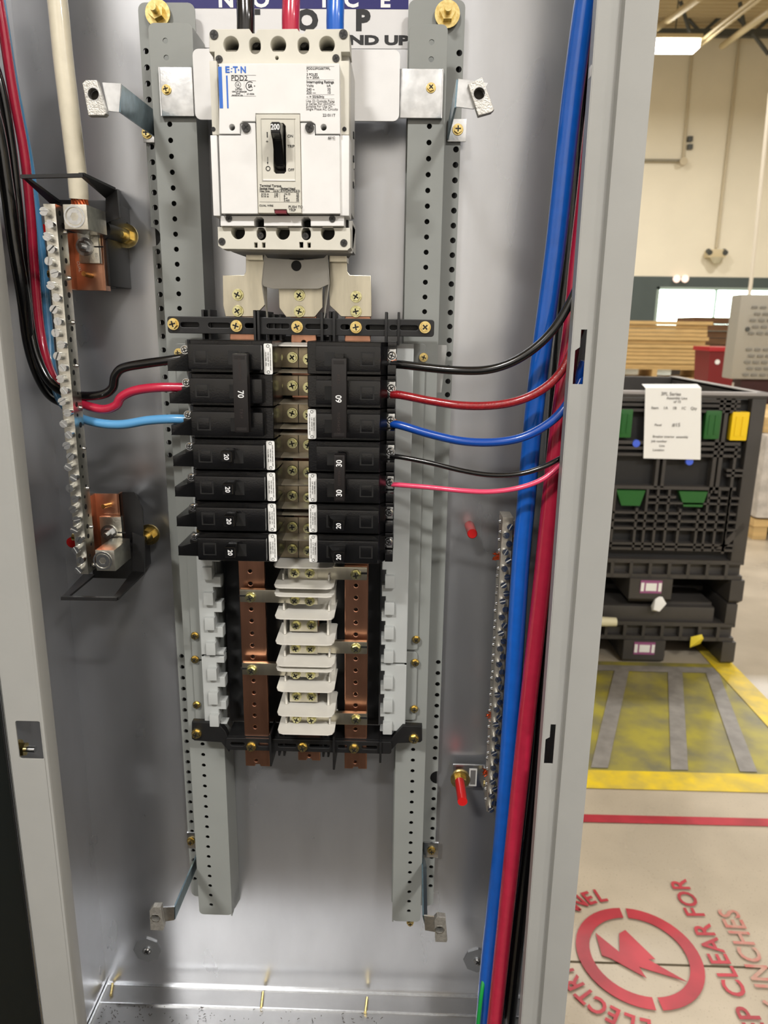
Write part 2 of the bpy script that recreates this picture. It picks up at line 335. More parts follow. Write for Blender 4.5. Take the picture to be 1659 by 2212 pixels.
def arc(a0, a1, r0=.118, r1=.151):
    n = 24; o = [(cc[0] + r1 * math.cos(math.radians(a0 + (a1 - a0) * i / n)), cc[1] + r1 * math.sin(math.radians(a0 + (a1 - a0) * i / n))) for i in range(n + 1)]
    i_ = [(cc[0] + r0 * math.cos(math.radians(a0 + (a1 - a0) * i / n)), cc[1] + r0 * math.sin(math.radians(a0 + (a1 - a0) * i / n))) for i in range(n + 1)]
    return o + i_[::-1]
ga = G(1345, 1966); gb_ = G(1425, 2187)
a1_ = math.degrees(math.atan2(ga[1] - cc[1], ga[0] - cc[0])); a2_ = math.degrees(math.atan2(gb_[1] - cc[1], gb_[0] - cc[0]))
MB().plate([arc(a1_ + 3, a2_ + 360 - 3)], 0, .001, M4=Matrix.Translation((0, 0, .0045))).plate([arc(a2_ + 3, a1_ - 3)], 0, .001, M4=Matrix.Translation((0, 0, .0045))).build('circle', redp, fm)
bolt = [(1286, 2018), (1338, 2060), (1337, 2020), (1350, 2012), (1415, 2075), (1400, 2076), (1484, 2124), (1380, 2092), (1396, 2116), (1318, 2073), (1300, 2067)]
MB().plate([[(G(x, y)[0], G(x, y)[1]) for x, y in bolt]], 0, .001, M4=Matrix.Translation((0, 0, .0045))).build('lightning_bolt', redp, fm)
word = 'ELECTRICAL PANEL'; lts = [MB(), MB()]
aend = math.degrees(math.atan2(G(1300, 1925)[1] - cc[1], G(1300, 1925)[0] - cc[0]))
for i, chh in enumerate(word[::-1]):
    if chh == ' ': continue
    a = 103 + i * 10.3
    rr = .197
    lts[0 if i < 5 else 1].text(chh, 0, 0, 0, .062, align='CENTER', sx=.85, bold=.0015, M4=FM4(cc[0] + rr * math.cos(math.radians(a)), cc[1] + rr * math.sin(math.radians(a)), a - 90), th=.0004)
lts[0].build('curved_word', redp, fm); lts[1].build('curved_word', redp, fm)
def vtext(s, p, q, size, lab, sx=1.0, m=None):
    a, b = G(*p), G(*q); ang = math.degrees(math.atan2(b[1] - a[1], b[0] - a[0]))
    r = thing('floor_lettering', (b[0], b[1], 0), lab, 'floor marking'); u = Vector((math.cos(math.radians(ang)), math.sin(math.radians(ang)), 0)); e = 0
    for wd in s.split()[::-1]:
        o = MB().text(wd, 0, 0, 0, size, align='RIGHT', sx=sx, bold=.001, M4=FM4(b[0] - u[0] * e, b[1] - u[1] * e, ang), th=.0004, sp=1.08).build('word', m or redp, r)
        e += max(abs(v.co.dot(u)) for v in o.data.vertices) * 2 + size * .35
vtext('KEEP CLEAR FOR', (1583, 2128), (1464, 1902), .069, 'red stencilled words nearest the warning circle, painted on the floor', 1.0)
vtext('36 INCHES', (1645, 2110), (1572, 1967), .075, 'fainter red stencilled words right of the first line on the floor', .9, MT('faded red paint', (176, 92, 84), .4, 0, .3, 30, rgb2=(170, 140, 122)))
tag(MB().plate([[(1.12, .62), (1.30, .62), (1.30, .67), (1.12, .67)]], 0, .001, M4=Matrix.Translation((0, 0, .003))).build('floor_tape', redp), 'short red mark on the floor at the right edge', 'floor marking')
# black bulk containers -----------------------------------------------------
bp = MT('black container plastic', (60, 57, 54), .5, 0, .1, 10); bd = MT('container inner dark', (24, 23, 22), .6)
grn = MT('green latch plastic', (34, 92, 38), .35); yl = MT('yellow latch plastic', (238, 200, 24), .35); blu = MT('blue pin plastic', (70, 100, 214), .4)
bx0, bx1, by0, by1 = .36, 1.545, 2.43, 3.50
def BZ(y): return B(1500, y, by0)[2]
def BX(x, y): return B(x, y, by0)[0]
def container(root, zb, zt, full):
    h = MB()
    # pallet base with feet
    z_a, z_b, z_c = zb, zb + .115, zb + .195
    base = MB()
    base.box(bx0, bx1, z_b, z_c, -by1, -(by0 + .03))
    for z_ in (z_b, z_c - .01): base.box(bx0, bx1, z_, z_ + .018, -(by0 + .06), -by0)
    x = bx0
    while x < bx1: base.box(x, x + .014, z_b, z_c, -(by0 + .05), -by0); x += .085
    base.build('base', bp, root)
    for fx0, fx1 in ((bx0, bx0 + .14), (BX(1360, 1250), BX(1452, 1250)), (bx1 - .05, bx1 + .01)):
        ft = MB().hull([(fx0, by0 - .01, z_b), (fx1, by0 - .01, z_b), (fx0, by1, z_b), (fx1, by1, z_b), (fx0 - .0, by0 - .012, z_a + .02), (fx1, by0 - .012, z_a + .02), (fx0 + .01, by0 + .01, z_a), (fx1 - .01, by0 + .01, z_a), (fx0, by1, z_a), (fx1, by1, z_a)])
        f = ft.build('skid_foot', bp, root)
        if .14 < (fx1 - fx0) < .3 and fx0 > bx0 + .1:
            zc_ = (z_a + z_b) / 2 + .02; xc = (fx0 + fx1) / 2
            MB().box(xc - .048, xc + .048, zc_ - .03, zc_ + .03, -by0 + .01, -by0 + .015, .0).build('label', MT('purple label', (150, 84, 128), .5), f)
            MB().box(xc - .046, xc - .032, zc_ - .02, zc_ + .02, -by0 + .014, -by0 + .017).box(xc + .032, xc + .046, zc_ - .02, zc_ + .02, -by0 + .014, -by0 + .017).box(xc - .024, xc + .024, zc_ - .018, zc_ + .018, -by0 + .014, -by0 + .017).build('label_panel', paper, f)
    if not full: return
    zs = z_c
    # side walls
    MB().box(bx1 - .04, bx1 - .001, zs, zt, -by1, -by0 - .006).build('side_wall', bp, root)
    MB().box(bx0 + .001, bx0 + .04, zs, zt, -by1, -by0 - .006).build('side_wall', bp, root)
    MB().box(bx0, bx1, zs, zt, -by1, -(by1 - .04)).build('rear_wall', bp, root)
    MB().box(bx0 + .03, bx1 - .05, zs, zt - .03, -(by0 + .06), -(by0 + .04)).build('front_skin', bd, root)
    fr = MB()                                          # moulded rib lattice of the front wall
    def hb(y, x0=1200, x1=1600, t=6): fr.box(max(BX(x0, y), bx0), min(BX(x1, y), bx1 - .05), BZ(y + t / 2), BZ(y - t / 2), -(by0 + .04), -by0)
    def vb(x, y0, y1, t=6): fr.box(BX(x - t / 2, y0), BX(x + t / 2, y0), BZ(y1), BZ(y0), -(by0 + .04), -by0)
    for y in (866, 876, 888): hb(y)
    hb(958, 1200, 1600, 7); hb(970, 1200, 1600); hb(984, 1200, 1600, 6)
    for y in (1055, 1110, 1127, 1144, 1177, 1188): hb(y, 1200, 1560 + 30, 7 if y in (1055,) else 5)
    hb(1075, 1400, 1460, 5); hb(1088, 1400, 1600, 4); hb(1075, 1530, 1600, 5)
    for y in (1015, 1026): hb(y, 1570, 1612, 5)
    for x in (1562, 1575): vb(x, 850, 1065, 8)
    for x in (1592,): vb(x, 960, 1195, 6)
    for x in (1423, 1437): vb(x, 985, 1055, 7)
    for x in (1330, 1376, 1400, 1423, 1447, 1470, 1510, 1533, 1556, 1578): vb(x, 1100 if x in (1376, 1470, 1510) else 1058, 1190, 5)
    for x in (1592, 1580): vb(x, 855, 890, 4)
    fr.box(bx0, bx1, zt - .022, zt, -(by0 + .05), -by0 + .004, .004); fr.box(bx1 - .06, bx1, zs, zt, -(by0 + .05), -by0, .003); fr.box(bx0, bx0 + .05, zs, zt, -(by0 + .05), -by0)
    fr.hull([(BX(1545, 1185), by0, BZ(1188)), (BX(1560, 1185), by0, BZ(1188)), (BX(1607, 1130), by0, BZ(1125)), (BX(1607, 1150), by0, BZ(1142)), (BX(1545, 1185), by0 + .04, BZ(1188)), (BX(1607, 1130), by0 + .04, BZ(1125))])
    fr.build('front_wall', bp, root)
    MB().box(bx0, bx1, zt - .01, zt + .004, -by0 - .03, -by0 + .006, .003).build('rim', MT('scuffed grey rim', (150, 146, 144), .4), root)
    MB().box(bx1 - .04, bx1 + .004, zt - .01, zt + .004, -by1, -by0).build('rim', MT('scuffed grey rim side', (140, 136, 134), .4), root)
    def latch(x0, y0, x1, y1, m):
        l = MB().box(BX(x0, y0), BX(x1, y0), BZ(y1), BZ(y0), -(by0 + .03), -by0 + .004, .006).build('latch', m, root)
        w_ = (x1 - x0)
        MB().box(BX(x0 + w_ * .22, y0), BX(x0 + w_ * .42, y0), BZ(y1 - 10), BZ(y0 + 10), -by0 + .003, -by0 + .007).box(BX(x0 + w_ * .6, y0), BX(x0 + w_ * .8, y0), BZ(y1 - 10), BZ(y0 + 10), -by0 + .003, -by0 + .007).build('latch_slot', m, l)
    latch(1338, 886, 1368, 948, grn); latch(1526, 886, 1560, 948, grn); latch(1583, 888, 1620, 950, yl)
    for x0 in (1332, 1467):
        zt_, zb_ = BZ(1062), BZ(1095)
        MB().hull([(BX(x0, 1062), by0, zt_), (BX(x0 + 62, 1062), by0, zt_), (BX(x0 + 10, 1095), by0, zb_), (BX(x0 + 50, 1095), by0, zb_), (BX(x0, 1062), by0 + .04, zt_), (BX(x0 + 62, 1062), by0 + .04, zt_), (BX(x0 + 10, 1095), by0 + .04, zb_), (BX(x0 + 50, 1095), by0 + .04, zb_)]).build('door_latch', grn, root)
    for x_, y_ in ((1374, 960), (1489, 997)):
        MB().cyl((BX(x_, y_), by0 + .01, BZ(y_)), (BX(x_, y_), by0 - .004, BZ(y_)), .016).build('hinge_pin', blu, root)
zt_full = BZ(848); zmid = .30
b1 = thing('bulk_container', (1, 3, zmid), 'tall black plastic bulk container with green and yellow latches, standing on the collapsed one', 'container')
container(b1, zmid, zt_full, True)
b2 = thing('bulk_container', (1, 3, 0), 'collapsed low black plastic container standing on the yellow floor patch', 'container')
container(b2, 0, zmid, False)
fold = MB().box(bx0, BX(1548, 1320), .198, .272, -(by1), -(by0 + .02), .01)
fold.box(BX(1440, 1300), BX(1548, 1300), .272, .285, -(by1 - .1), -(by0 + .05)); fold.box(bx0, bx1 - .06, .272, zmid - .005, -by1, -(by0 + .25)); fold.build('folded_wall', bp, b2)
MB().box(bx1 - .05, bx1, .195, zmid - .002, -by1, -by0, .004).build('corner_post', bp, b2)
for x_, y_, s_, m_, lab, nm in ((1429, 1308, .05, paper, 'crumpled white scrap lying on the collapsed bin under its upper neighbour', 'paper_scrap'), (1508, 1388, .05, MT('yellow scrap', (226, 205, 60), .5), 'yellow scrap poking out under the collapsed bin', 'yellow_scrap')):
    a = B(x_, y_, by0 - .032); m = MB(); 
    m.hull([a + Vector((random.uniform(-1, 1) * s_ * .75, random.uniform(0, .8) * s_, random.uniform(-1, 1) * s_ * .75)) for _ in range(12)]); tag(m.build(nm, m_), lab, 'scrap')
a = B(1300, 1341, by0 - .03); tag(MB().cyl((a[0] - .2, a[1], a[2]), (a[0] + .065, a[1], a[2] - .004), .028, .02).build('foam_tube', MT('cream foam', (226, 220, 186), .6)), 'cream tube end sticking out beside the grey enclosure edge over the collapsed bin', 'tube')
# sheet of paper hanging from the rim
ph = thing('paper_notice', B(1455, 915, by0 - .01), 'printed white sheet hung over the front rim of the tall black container', 'paper')
q = [B(1394, 838, by0 - .009), B(1515, 838, by0 - .009), B(1513, 993, by0 - .010), B(1390, 990, by0 - .010)]
pm = MB(); pm.slab(q, .0006); pm.slab([q[0] + Vector((0, 0, -.0)), q[1], q[1] + Vector((0, .05, .012)), q[0] + Vector((0, .05, .012))], .0006); pm.build('sheet', paper, ph)
tx = MB(); y0_ = 853
def bt(s, x, y, size): 
    a = B(x, y, by0 - .012); tx.text(s, a[0], a[2], -a[1], size, bold=.0002)
bt('3PL Series', 1428, 851, .020); bt('Assembly Line', 1440, 860, .015); bt('of 15', 1455, 868, .015)
bt('Item    1A    1B    1C    Qty', 1407, 881, .017); bt('#15', 1452, 918, .022); bt('Panel', 1414, 918, .014)
bt('Breaker interior  assembly', 1410, 943, .014); bt('Job number', 1407, 953, .014); bt('Line', 1424, 963, .014); bt('Location', 1410, 972, .014)
tx.build('printed_text', inkg, ph)
# stacked sheets, pallets, bins and a machine behind
ply = MT('raw corrugated sheet', (204, 172, 116), .7, 0, .12, 3, stretch=(1, 1, 14)); plyd = MT('dark brown sheets', (104, 74, 48), .7, 0, .2, 2, stretch=(1, 1, 10))
Y0 = 20
xa, xb = B(1340, 750, Y0)[0] - .3, B(1530, 750, Y0)[0]
zp0, zp1 = B(1400, 793, Y0)[2], B(1400, 692, Y0)[2]
N = 12
for i in range(N):
    z_a = zp0 + (zp1 - zp0) * i / N; z_b = zp0 + (zp1 - zp0) * (i + .86) / N; j = random.uniform(-.07, .07)
    nm = ['lowest', 'second', 'third', 'fourth', 'fifth', 'sixth', 'seventh', 'eighth', 'ninth', 'tenth', 'eleventh', 'topmost'][i]
    tag(MB().box(xa, xb + j, z_a, z_b, -(Y0 + 1.2), -Y0 + j).build('sheet_bundle', ply), nm + ' bundle from the bottom in the pale tan sheet stack behind the bins' if i not in (0, N - 1) else nm + ' bundle of the pale tan sheet stack behind the bins', 'cardboard bundle', 'tan sheet bundles on the pallet')
pt = thing('wooden_pallet', ((xa + xb) / 2, Y0 + .6, 0), 'yellowish wooden pallet under the tan sheet stack', 'pallet')
zpb = B(1400, 815, Y0)[2]
MB().box(xa, xb - .1, zp0 - .06, zp0, -(Y0 + 1.2), -Y0).build('deck', ply, pt)
for f in (0.02, .5, .97): MB().box(xa + (xb - .1 - xa) * f - .06, xa + (xb - .1 - xa) * f + .08, zpb, zp0 - .06, -(Y0 + 1.2), -Y0).build('block', ply, pt)
MB().box(xa, xb - .1, zpb - .06, zpb, -(Y0 + 1.2), -Y0).build('bottom_board', ply, pt)
p2 = MB().box(xa - .1, xb + .1, 0, zpb - .06, -(Y0 + 1.2), -Y0 + .05); tag(p2.build('low_platform', MT('dark platform', (60, 52, 44), .6)), 'low dark platform under the wooden pallet of tan sheets', 'platform')
Y1 = 22
xc, xd = B(1500, 700, Y1)[0], B(1650, 700, Y1)[0]
for i in range(5):
    z_a = .9 + (B(1550, 684, Y1)[2] - .9) * i / 5
    z_b = .9 + (B(1550, 684, Y1)[2] - .9) * (i + .9) / 5
    tag(MB().box(xc, xd, z_a, z_b, -(Y1 + 1.5), -Y1 + random.uniform(-.1, .1)).build('sheet_bundle', plyd), ['lowest', 'second lowest', 'middle', 'second highest', 'topmost'][i] + ' dark brown bundle in the stack behind the red bin', 'cardboard bundle', 'dark brown bundles')
tag(MB().box(xc, xd, 0, .88, -(Y1 + 1.5), -Y1).build('storage_rack', MT('rack dark', (50, 40, 34), .6)), 'dark low rack under the brown bundles', 'rack')
Y2 = 15
rb = thing('red_bin', B(1560, 800, Y2), 'red plastic bin behind the tall container, left of the grey machine', 'bin')
ra, rbx, rz = B(1532, 770, Y2)[0], B(1592, 770, Y2)[0], B(1550, 757, Y2)[2]
redb = MT('red bin plastic', (116, 16, 20), .4)
MB().hull([(ra + .05, Y2, 0), (rbx - .05, Y2, 0), (ra, Y2, rz), (rbx, Y2, rz), (ra + .05, Y2 + .7, 0), (rbx - .05, Y2 + .7, 0), (ra, Y2 + .8, rz), (rbx, Y2 + .8, rz)]).build('body', redb, rb)
MB().box(ra - .03, rbx + .03, rz - .02, rz + .07, -(Y2 + .85), -Y2 + .04, .01).build('rim', MT('bright red rim', (168, 26, 34), .35), rb)
a = B(1550, 782, Y2 - .02); MB().cyl(a, a + Vector((0, .05, 0)), .05).build('badge', paper, rb)
# grey perforated machine
mg = thing('grey_machine', (3.6, 6.5, 0), 'light grey steel cabinet with louvred vents at the right edge', 'machine')
mm = MT('machine grey', (168, 164, 152), .5); mz0, mz1 = 1.085, 1.815; mx0 = 2.94
MB().box(mx0, 4.4, mz0, mz1, -6.2, -6.0, .02).build('housing', mm, mg)
vn = MB()
for r_ in range(5):
    for c_ in range(6):
        for blk_ in (0, 1):
            z_ = mz1 - .12 - r_ * .055 - blk_ * .36; x_ = mx0 + .1 + c_ * .075 + (r_ % 2) * .03
            vn.box(x_, x_ + .05, z_, z_ + .02, 5.99 * -1, -5.985)
vn.build('louvre_vents', MT('vent shade', (128, 126, 118), .6), mg)
MB().cyl((mx0 + .09, 5.99, 1.52), (mx0 + .09, 6.01, 1.52), .02).build('lock', steelp, mg)
MB().box(mx0 + .12, 4.3, 0, mz0, -6.19, -6.05).build('plinth', MT('dark red plinth', (58, 18, 18), .6), mg)
wpm = MT('clouded stretch wrap', (196, 190, 182), .2, 0, .15, 14, .6, 30)
a = G(1625, 1165)
wp = thing('wrapped_pallet', (a[0] + .6, a[1] + .6, 0), 'stretch wrapped load on a wooden pallet at the right edge behind the bins', 'pallet load')
MB().box(a[0], a[0] + 1.1, .16, .78, -(a[1] + 1.2), -a[1], .03).build('wrapped_load', wpm, wp)
MB().box(a[0] - .01, a[0] + 1.1, .1, .15, -(a[1] + 1.2), -a[1] + .01).build('pallet_deck', ply, wp)
for f in (0, .5, 1): MB().box(a[0] + f, a[0] + f + .1, 0, .1, -(a[1] + 1.2), -a[1]).build('pallet_block', ply, wp)
MB().box(a[0] + .02, a[0] + 1.08, .78, .9, -(a[1] + 1.1), -(a[1] + .1), .02).build('cardboard_top', ply, wp)

tag(MB().box(-2.6, 2.6, 0, 1.2, 1.12, 1.95, .01).build('reflection_blocker', MT('blocker grey', (84, 86, 90), .7)), 'long grey block added behind the viewer to darken reflections in the steel', 'reflection_blocker')  # unseen block added behind the camera so the back panel reflects something dark
# ================================================================ ENCLOSURE
EX0, EX1, EB, ET, ED = -.354, .172, .700, 2.22, .146
enc = thing('electrical_enclosure', (-.091, 0, EB), 'tall open grey steel electrical enclosure filling most of the photo', 'electrical enclosure')
MB().box(EX0, EX1, EB, ET, -.0015, 0).build('back_panel', galv, enc)
MB().box(EX0 - .002, EX0, EB, ET, -.0015, ED - .001).build('side_panel', galv, enc)
MB().box(EX1, EX1 + .002, EB, ET, -.0015, ED - .001).build('side_panel', galv, enc)
MB().box(EX0, EX1, EB - .002, EB, -.0015, ED).build('bottom_panel', galvb, enc)
MB().box(EX0, EX1, ET, ET + .002, -.0015, ED).build('top_panel', galv, enc)
MB().box(EX0 + .001, EX1 - .001, EB, EB + .0015, .0, .003).box(EX0 + .002, EX1 - .002, EB, EB + .0022, .027, .0285).box(EX0 + .001, EX0 + .003, EB, EB + .004, 0, .14).build('bottom_seam', steel, enc)
for x_, y0, y1 in ((568, 2143, 2178), (793, 2155, 2188), (243, 2125, 2150)):
    a = G(x_, y0, EB + .002); b = G(x_ - 4, y1, EB + .002); MB().cyl(a, b, .0017).build('spacer_pin', brass, enc)
# right flange, two levels with a rounded rib between
ri = X(1195, 1302, .140); rm = X(1245, 1302, .146)
s1 = [Z(1255, 712, .14), Z(1255, 830, .14)]; s2 = [Z(1185, 1565, .14), Z(1185, 1650, .14)]
sx0, sx1 = ri + .0025, ri + .0105
lp = [(ri, EB), (ri, s2[1] - .01)]
def slot(z1, z0):                                   # notch with hook tab, open slot inside the strip
    return [(sx0 + .0035, z1), (sx1, z1), (sx1, z0), (sx0, z0), (sx0, z0 + (z1 - z0) * .62), (sx0 + .0035, z0 + (z1 - z0) * .68)]
MB().plate([[(ri, EB), (rm, EB), (rm, ET), (ri, ET)], slot(*s1), slot(*s2)], .1385, .140, .0003).build('right_inner_lip', greyl, enc)
MB().prismz([(rm - .002, .1385), (rm - .0005, .1455), (rm + .0015, .146), (EX1 + .002, .146), (EX1 + .002, .1435), (EX1 + .0005, .143), (EX1 + .0005, .1447), (rm, .1447)], EB, ET).build('right_flange', greyl, enc)
MB().box(ri - .0008, ri, EB, ET, .128, .1398).build('right_lip_return', greyl, enc)
# left flange with window
lo, li = EX0 + .001, -.3177
wy = [P(24, 1557, .146), P(88, 1640, .146)]
MB().plate([[(lo, EB), (li - .003, EB), (li - .003, ET), (lo, ET)], rrect(wy[0][0] + .0035, li - .004 + .0005, wy[1][2], wy[0][2], .0022)], .1445, .146, .0003).build('left_flange', greyl, enc)
MB().prismz([(li - .004, .1446), (li - .004, .146), (li - .001, .1455), (li + .0002, .1435), (li + .0002, .128), (li - .0012, .128), (li - .0014, .1425), (li - .0025, .1444)], EB, ET).build('left_lip_return', greyl, enc)
MB().box(lo - .0012, lo, EB, ET, .139, .147).build('left_edge_strip', steel, enc)
MB().box(lo - .004, lo - .003, EB, ET, .12, .146).build('left_door_seal', dark, enc)
a = P(56, 1618, .1345)
hb_ = MB().cyl(a + Vector((-.010, 0, 0)), a + Vector((-.006, 0, 0)), .0085, n=24).cyl(a + Vector((-.006, 0, 0)), a + Vector((.000, 0, 0)), .0065, n=6).build('hinge_nut', brass, enc)
MB().cyl(a + Vector((0, 0, 0)), a + Vector((.009, 0, 0)), .003).build('hinge_stud', steel, hb_)
tag(MB().box(-1.3, EX0 - .012, .0, 1.28, .0, .10).build('dark_panel', MT('near black panel', (20, 24, 23), .35)), 'near black panel at the lower left edge, outside the enclosure', 'cabinet')  # plain panel for an unidentified dark object beside the enclosure
tag(MB().box(EX0, EX1, .0, .695, .0, .10).build('support_stand', MT('stand grey', (90, 92, 90), .5)), 'plain stand carrying the enclosure, below its bottom edge', 'stand')
# shavings
sh = MB()
for i in range(150):
    u = random.random()
    x = EX0 + .01 + random.random() ** 1.5 * .34; y = -.03 - random.random() * .045
    p = Vector((x, y, EB + .0016)); a = random.uniform(0, 6.28); L = random.uniform(.0008, .0032)
    pts = [p + Vector((math.cos(a + t * random.uniform(.6, 2)) * L * t, math.sin(a + t * 1.2) * L * t, .0003)) for t in (0, .5, 1)]
    sh.tube(pts, .0003, n=5, k=3)
tag(sh.build('metal_shavings', MT('steel swarf', (70, 60, 50), .4, 1)), 'scattered dark metal shavings on the enclosure bottom', 'shavings', kind='stuff')
# sign
sg = thing('notice_sign', P(630, 50, .0006), 'glossy white and blue adhesive notice at the top of the back panel', 'sign')
xs0, xs1 = X(348, 2, .0005), X(882, 20, .0005)
zt_, zm_, zb_ = Z(630, 20, .0005) + .028, Z(630, 19, .0005), Z(630, 104, .0005)
MB().box(xs0, xs1, zb_, zt_, .0001, .0005).build('sheet', sign_w, sg)
MB().box(xs0, xs1, zm_, zt_, .0004, .0007).build('blue_band', blue_s, sg)
t = MB()
for ch, x_ in (('N', 488), ('O', 564), ('T', 636), ('I', 700), ('C', 759), ('E', 832)):
    t.text(ch, X(x_, 2, .0007), Z(x_, 1, .0007), .0009, .0165, align='CENTER', bold=.0006, sx=1.1)
t.build('white_lettering', ink_w, sg)
t = MB()
for ch, x_ in (('T', 543), ('O', 663), ('P', 783)): t.text(ch, X(x_, 45, .0006), Z(x_, 46, .0006), .0007, .0215, align='CENTER', bold=.0012, sx=1.1)
b0 = P(882, 88, .0006); t.text('INSTALL THIS END UP', b0[0], b0[2], .0007, .0098, align='RIGHT', bold=.0005, sx=1.78)
t.build('black_lettering', ink, sg)
st = P(893, 120, .0004); tag(MB().box(st[0] - .006, st[0] + .004, st[2] - .03, st[2] + .004, .0001, .0004).build('blank_label', paper), 'small blank label strip under the right end of the notice', 'label')
# back mounting strips
def strip(x0, x1, zt, zb, d, holes, hx, notch=None, hr=.0027, rc=.006, side='L'):
    out = rrect(x0, x1, zb, zt, rc)
    lps = [out] + [circ(hx, z, hr, 12) for z in holes]
    return lps
hz = [z for z in [1.7328 - .01289 * i for i in range(70)] if z > .86]
def zfil(zs, gaps): return [z for z in zs if not any(a < z < b for a, b in gaps)]
root = thing('mounting_strip', (-.21, 0, .85), 'grey perforated strip against the back panel, left of the interior', 'mounting strip', None)
nz = Z(340, 512, .012); nr = .0085
def notch_loop(x0, x1, zt, zb, nz, left):
    r = rrect(x0, x1, zb, zt, .006); out = []
    arc_ = [(nr * math.cos(t) * (1 if left else -1), nr * math.sin(t)) for t in [math.pi / 2 - math.pi * i / 10 for i in range(11)]]
    ex = x0 if left else x1
    # corners order: TR, TL, BL, BR (ccw)
    q = rrect(x0, x1, zb, zt, .006)
    res = []
    for i, p in enumerate(q):
        res.append(p)
        nx_ = q[(i + 1) % len(q)]
        if abs(p[0] - ex) < 1e-6 and abs(nx_[0] - ex) < 1e-6 and abs(p[1] - nx_[1]) > .1:
            down = p[1] > nx_[1]
            pts = [(ex + a, nz + b) for a, b in arc_]
            res += pts if down else pts[::-1]
    return res
m = MB().plate([notch_loop(-.2368, -.187, 1.7705, .845, nz, True)] + [circ(-.2320, z, .0025, 12) for z in zfil(hz, [(1.155, 1.36), (nz - .0115, nz + .0115), (1.66, 1.672)])], .0105, .012)
m.build('strip', grey, root); MB().box(-.2355, -.2285, .86, 1.74, .004, .005).build('hole_shade_strip', dark, root)  # dark strip added behind the holes as painted shade
screw('stud_nut', P(342, 30, .014), .0062, root, 'nut'); 
rt_ = thing('mounting_strip', (.03, 0, .85), 'grey perforated strip against the back panel, right of the interior', 'mounting strip')
nz2 = Z(936, 1680, .012)
m = MB().plate([notch_loop(-.001, .0480, 1.7735, .842, nz2, False)] + [circ(.0442, z, .0026, 12) for z in zfil(hz, [(1.155, 1.433), (nz2 - .0115, nz2 + .0115), (1.675, 1.705)])], .0105, .012)
m.build('strip', grey, rt_); MB().box(.0405, .0475, .86, 1.74, .004, .005).build('hole_shade_strip', dark, rt_)  # same painted shade behind the right strip's holes
screw('stud_nut', P(966, 32, .014), .0062, rt_, 'nut')
# front rails
hf = [1.7316 - .01283 * i for i in range(70) if 1.7316 - .01283 * i > .855]
def rail(lab, x0, x1, web, hx, zb, screws):
    r = thing('chassis_rail', ((x0 + x1) / 2, 0, .845), lab, 'chassis rail')
    skip = [(1.67, 1.715), (1.115, 1.5), (1.705, 1.73)]
    m = MB().plate([rrect(x0, x1, zb, 1.745, .005)] + [circ(hx, z, .0022, 12) for z in zfil(hf, skip[:2])], .0385, .040, .0002)
    m.box(web[0], web[1], zb - .002, 1.742, .0006, .0388)
    m.build('rail', grey, r)
    MB().box(hx - .008, hx + .008, zb + .003, 1.70, .031, .033).build('hole_shade_strip', dark, r)  # dark backing stands in for the shade inside the rail holes
    for s_ in screws: screw('rail_screw', s_, .0034, r, 'hex', rot=0)
    return r
rL = rail('left front grey channel rail of the interior, with a row of holes', -.2200, -.1825, (-.1840, -.1825), -.206, .846, [])
MB().hull([(-.1840, -.0, .832), (-.1825, -.0, .832), (-.1840, -.025, .842), (-.1825, -.025, .842), (-.1840, -.03, .86), (-.1825, -.03, .86), (-.184, 0, .86), (-.1825, 0, .86)]).build('rail_tail', grey, rL)
rR = rail('right front grey channel rail of the interior, with a row of holes', .0003, .0323, (.0003, .0018), .0190, .845, [P(886, 1992, .03)])
# main breaker mounting plate and zinc brackets ---------------------------------
mp_ = thing('breaker_mounting_plate', (-.094, -.05, 1.67), 'white plate behind the main breaker, held by two zinc brackets', 'mounting plate')
MB().plate([rrect(-.1808, -.0071, 1.6687, 1.7226, .005)], .0485, .050, .0002).build('plate', white, mp_)
for (x0, x1, xi, sx_, sp) in ((-.2108, -.1833, -.178, (360, 194), 1), (.0284, -.0079, -.012, (931, 190), -1)):
    b = MB(); b.box(x0, x1, 1.6728, 1.7103, .041, .0445, .0006)
    b.hull([(x1, -.0445, 1.6728), (x1, -.0445, 1.7103), (x1, -.042, 1.6728), (x1, -.042, 1.7103), (xi, -.0475, 1.6728), (xi, -.0475, 1.7103), (xi, -.050, 1.6728), (xi, -.050, 1.7103)])
    b.box(x0, x0 - sp * .001, 1.6728, 1.7103, .0405, .0447)
    o = b.build('zinc_bracket', zinc, mp_); screw('bracket_screw', P(*sx_, .0445), .0034, o, 'hex')
# ---------------------------------------------------------------- main breaker
mbk = thing('main_circuit_breaker', (-.0965, -.05, 1.556), 'large white three pole main circuit breaker with black toggle marked 200', 'circuit breaker')
D1, D2, D3 = .127, .133, .139
x0, x1 = X(456, 120, .12), X(752, 120, .12)
body = MB().box(-.1475, -.0445, 1.590, 1.700, .051, .118, .002).box(-.145, -.047, 1.694, 1.7075, .06, .105, .002).box(-.143, -.043, 1.560, 1.582, .055, .105, .002)
body.hull([(-.143, -.098, 1.558), (-.043, -.098, 1.558), (-.135, -.06, 1.556), (-.05, -.06, 1.556), (-.143, -.098, 1.583), (-.043, -.098, 1.583), (-.143, -.06, 1.583), (-.043, -.06, 1.583)])
for z_ in (1.615, 1.628): body.box(-.0443, -.0438, z_, z_ + .005, .062, .067)
body.build('body', MT('breaker side grey', (196, 194, 188), .5), mbk)
for z_ in (1.612, 1.632, 1.65): MB().box(-.0446, -.0437, z_, z_ + .0045, .07, .076).build('side_slot', dark, mbk)
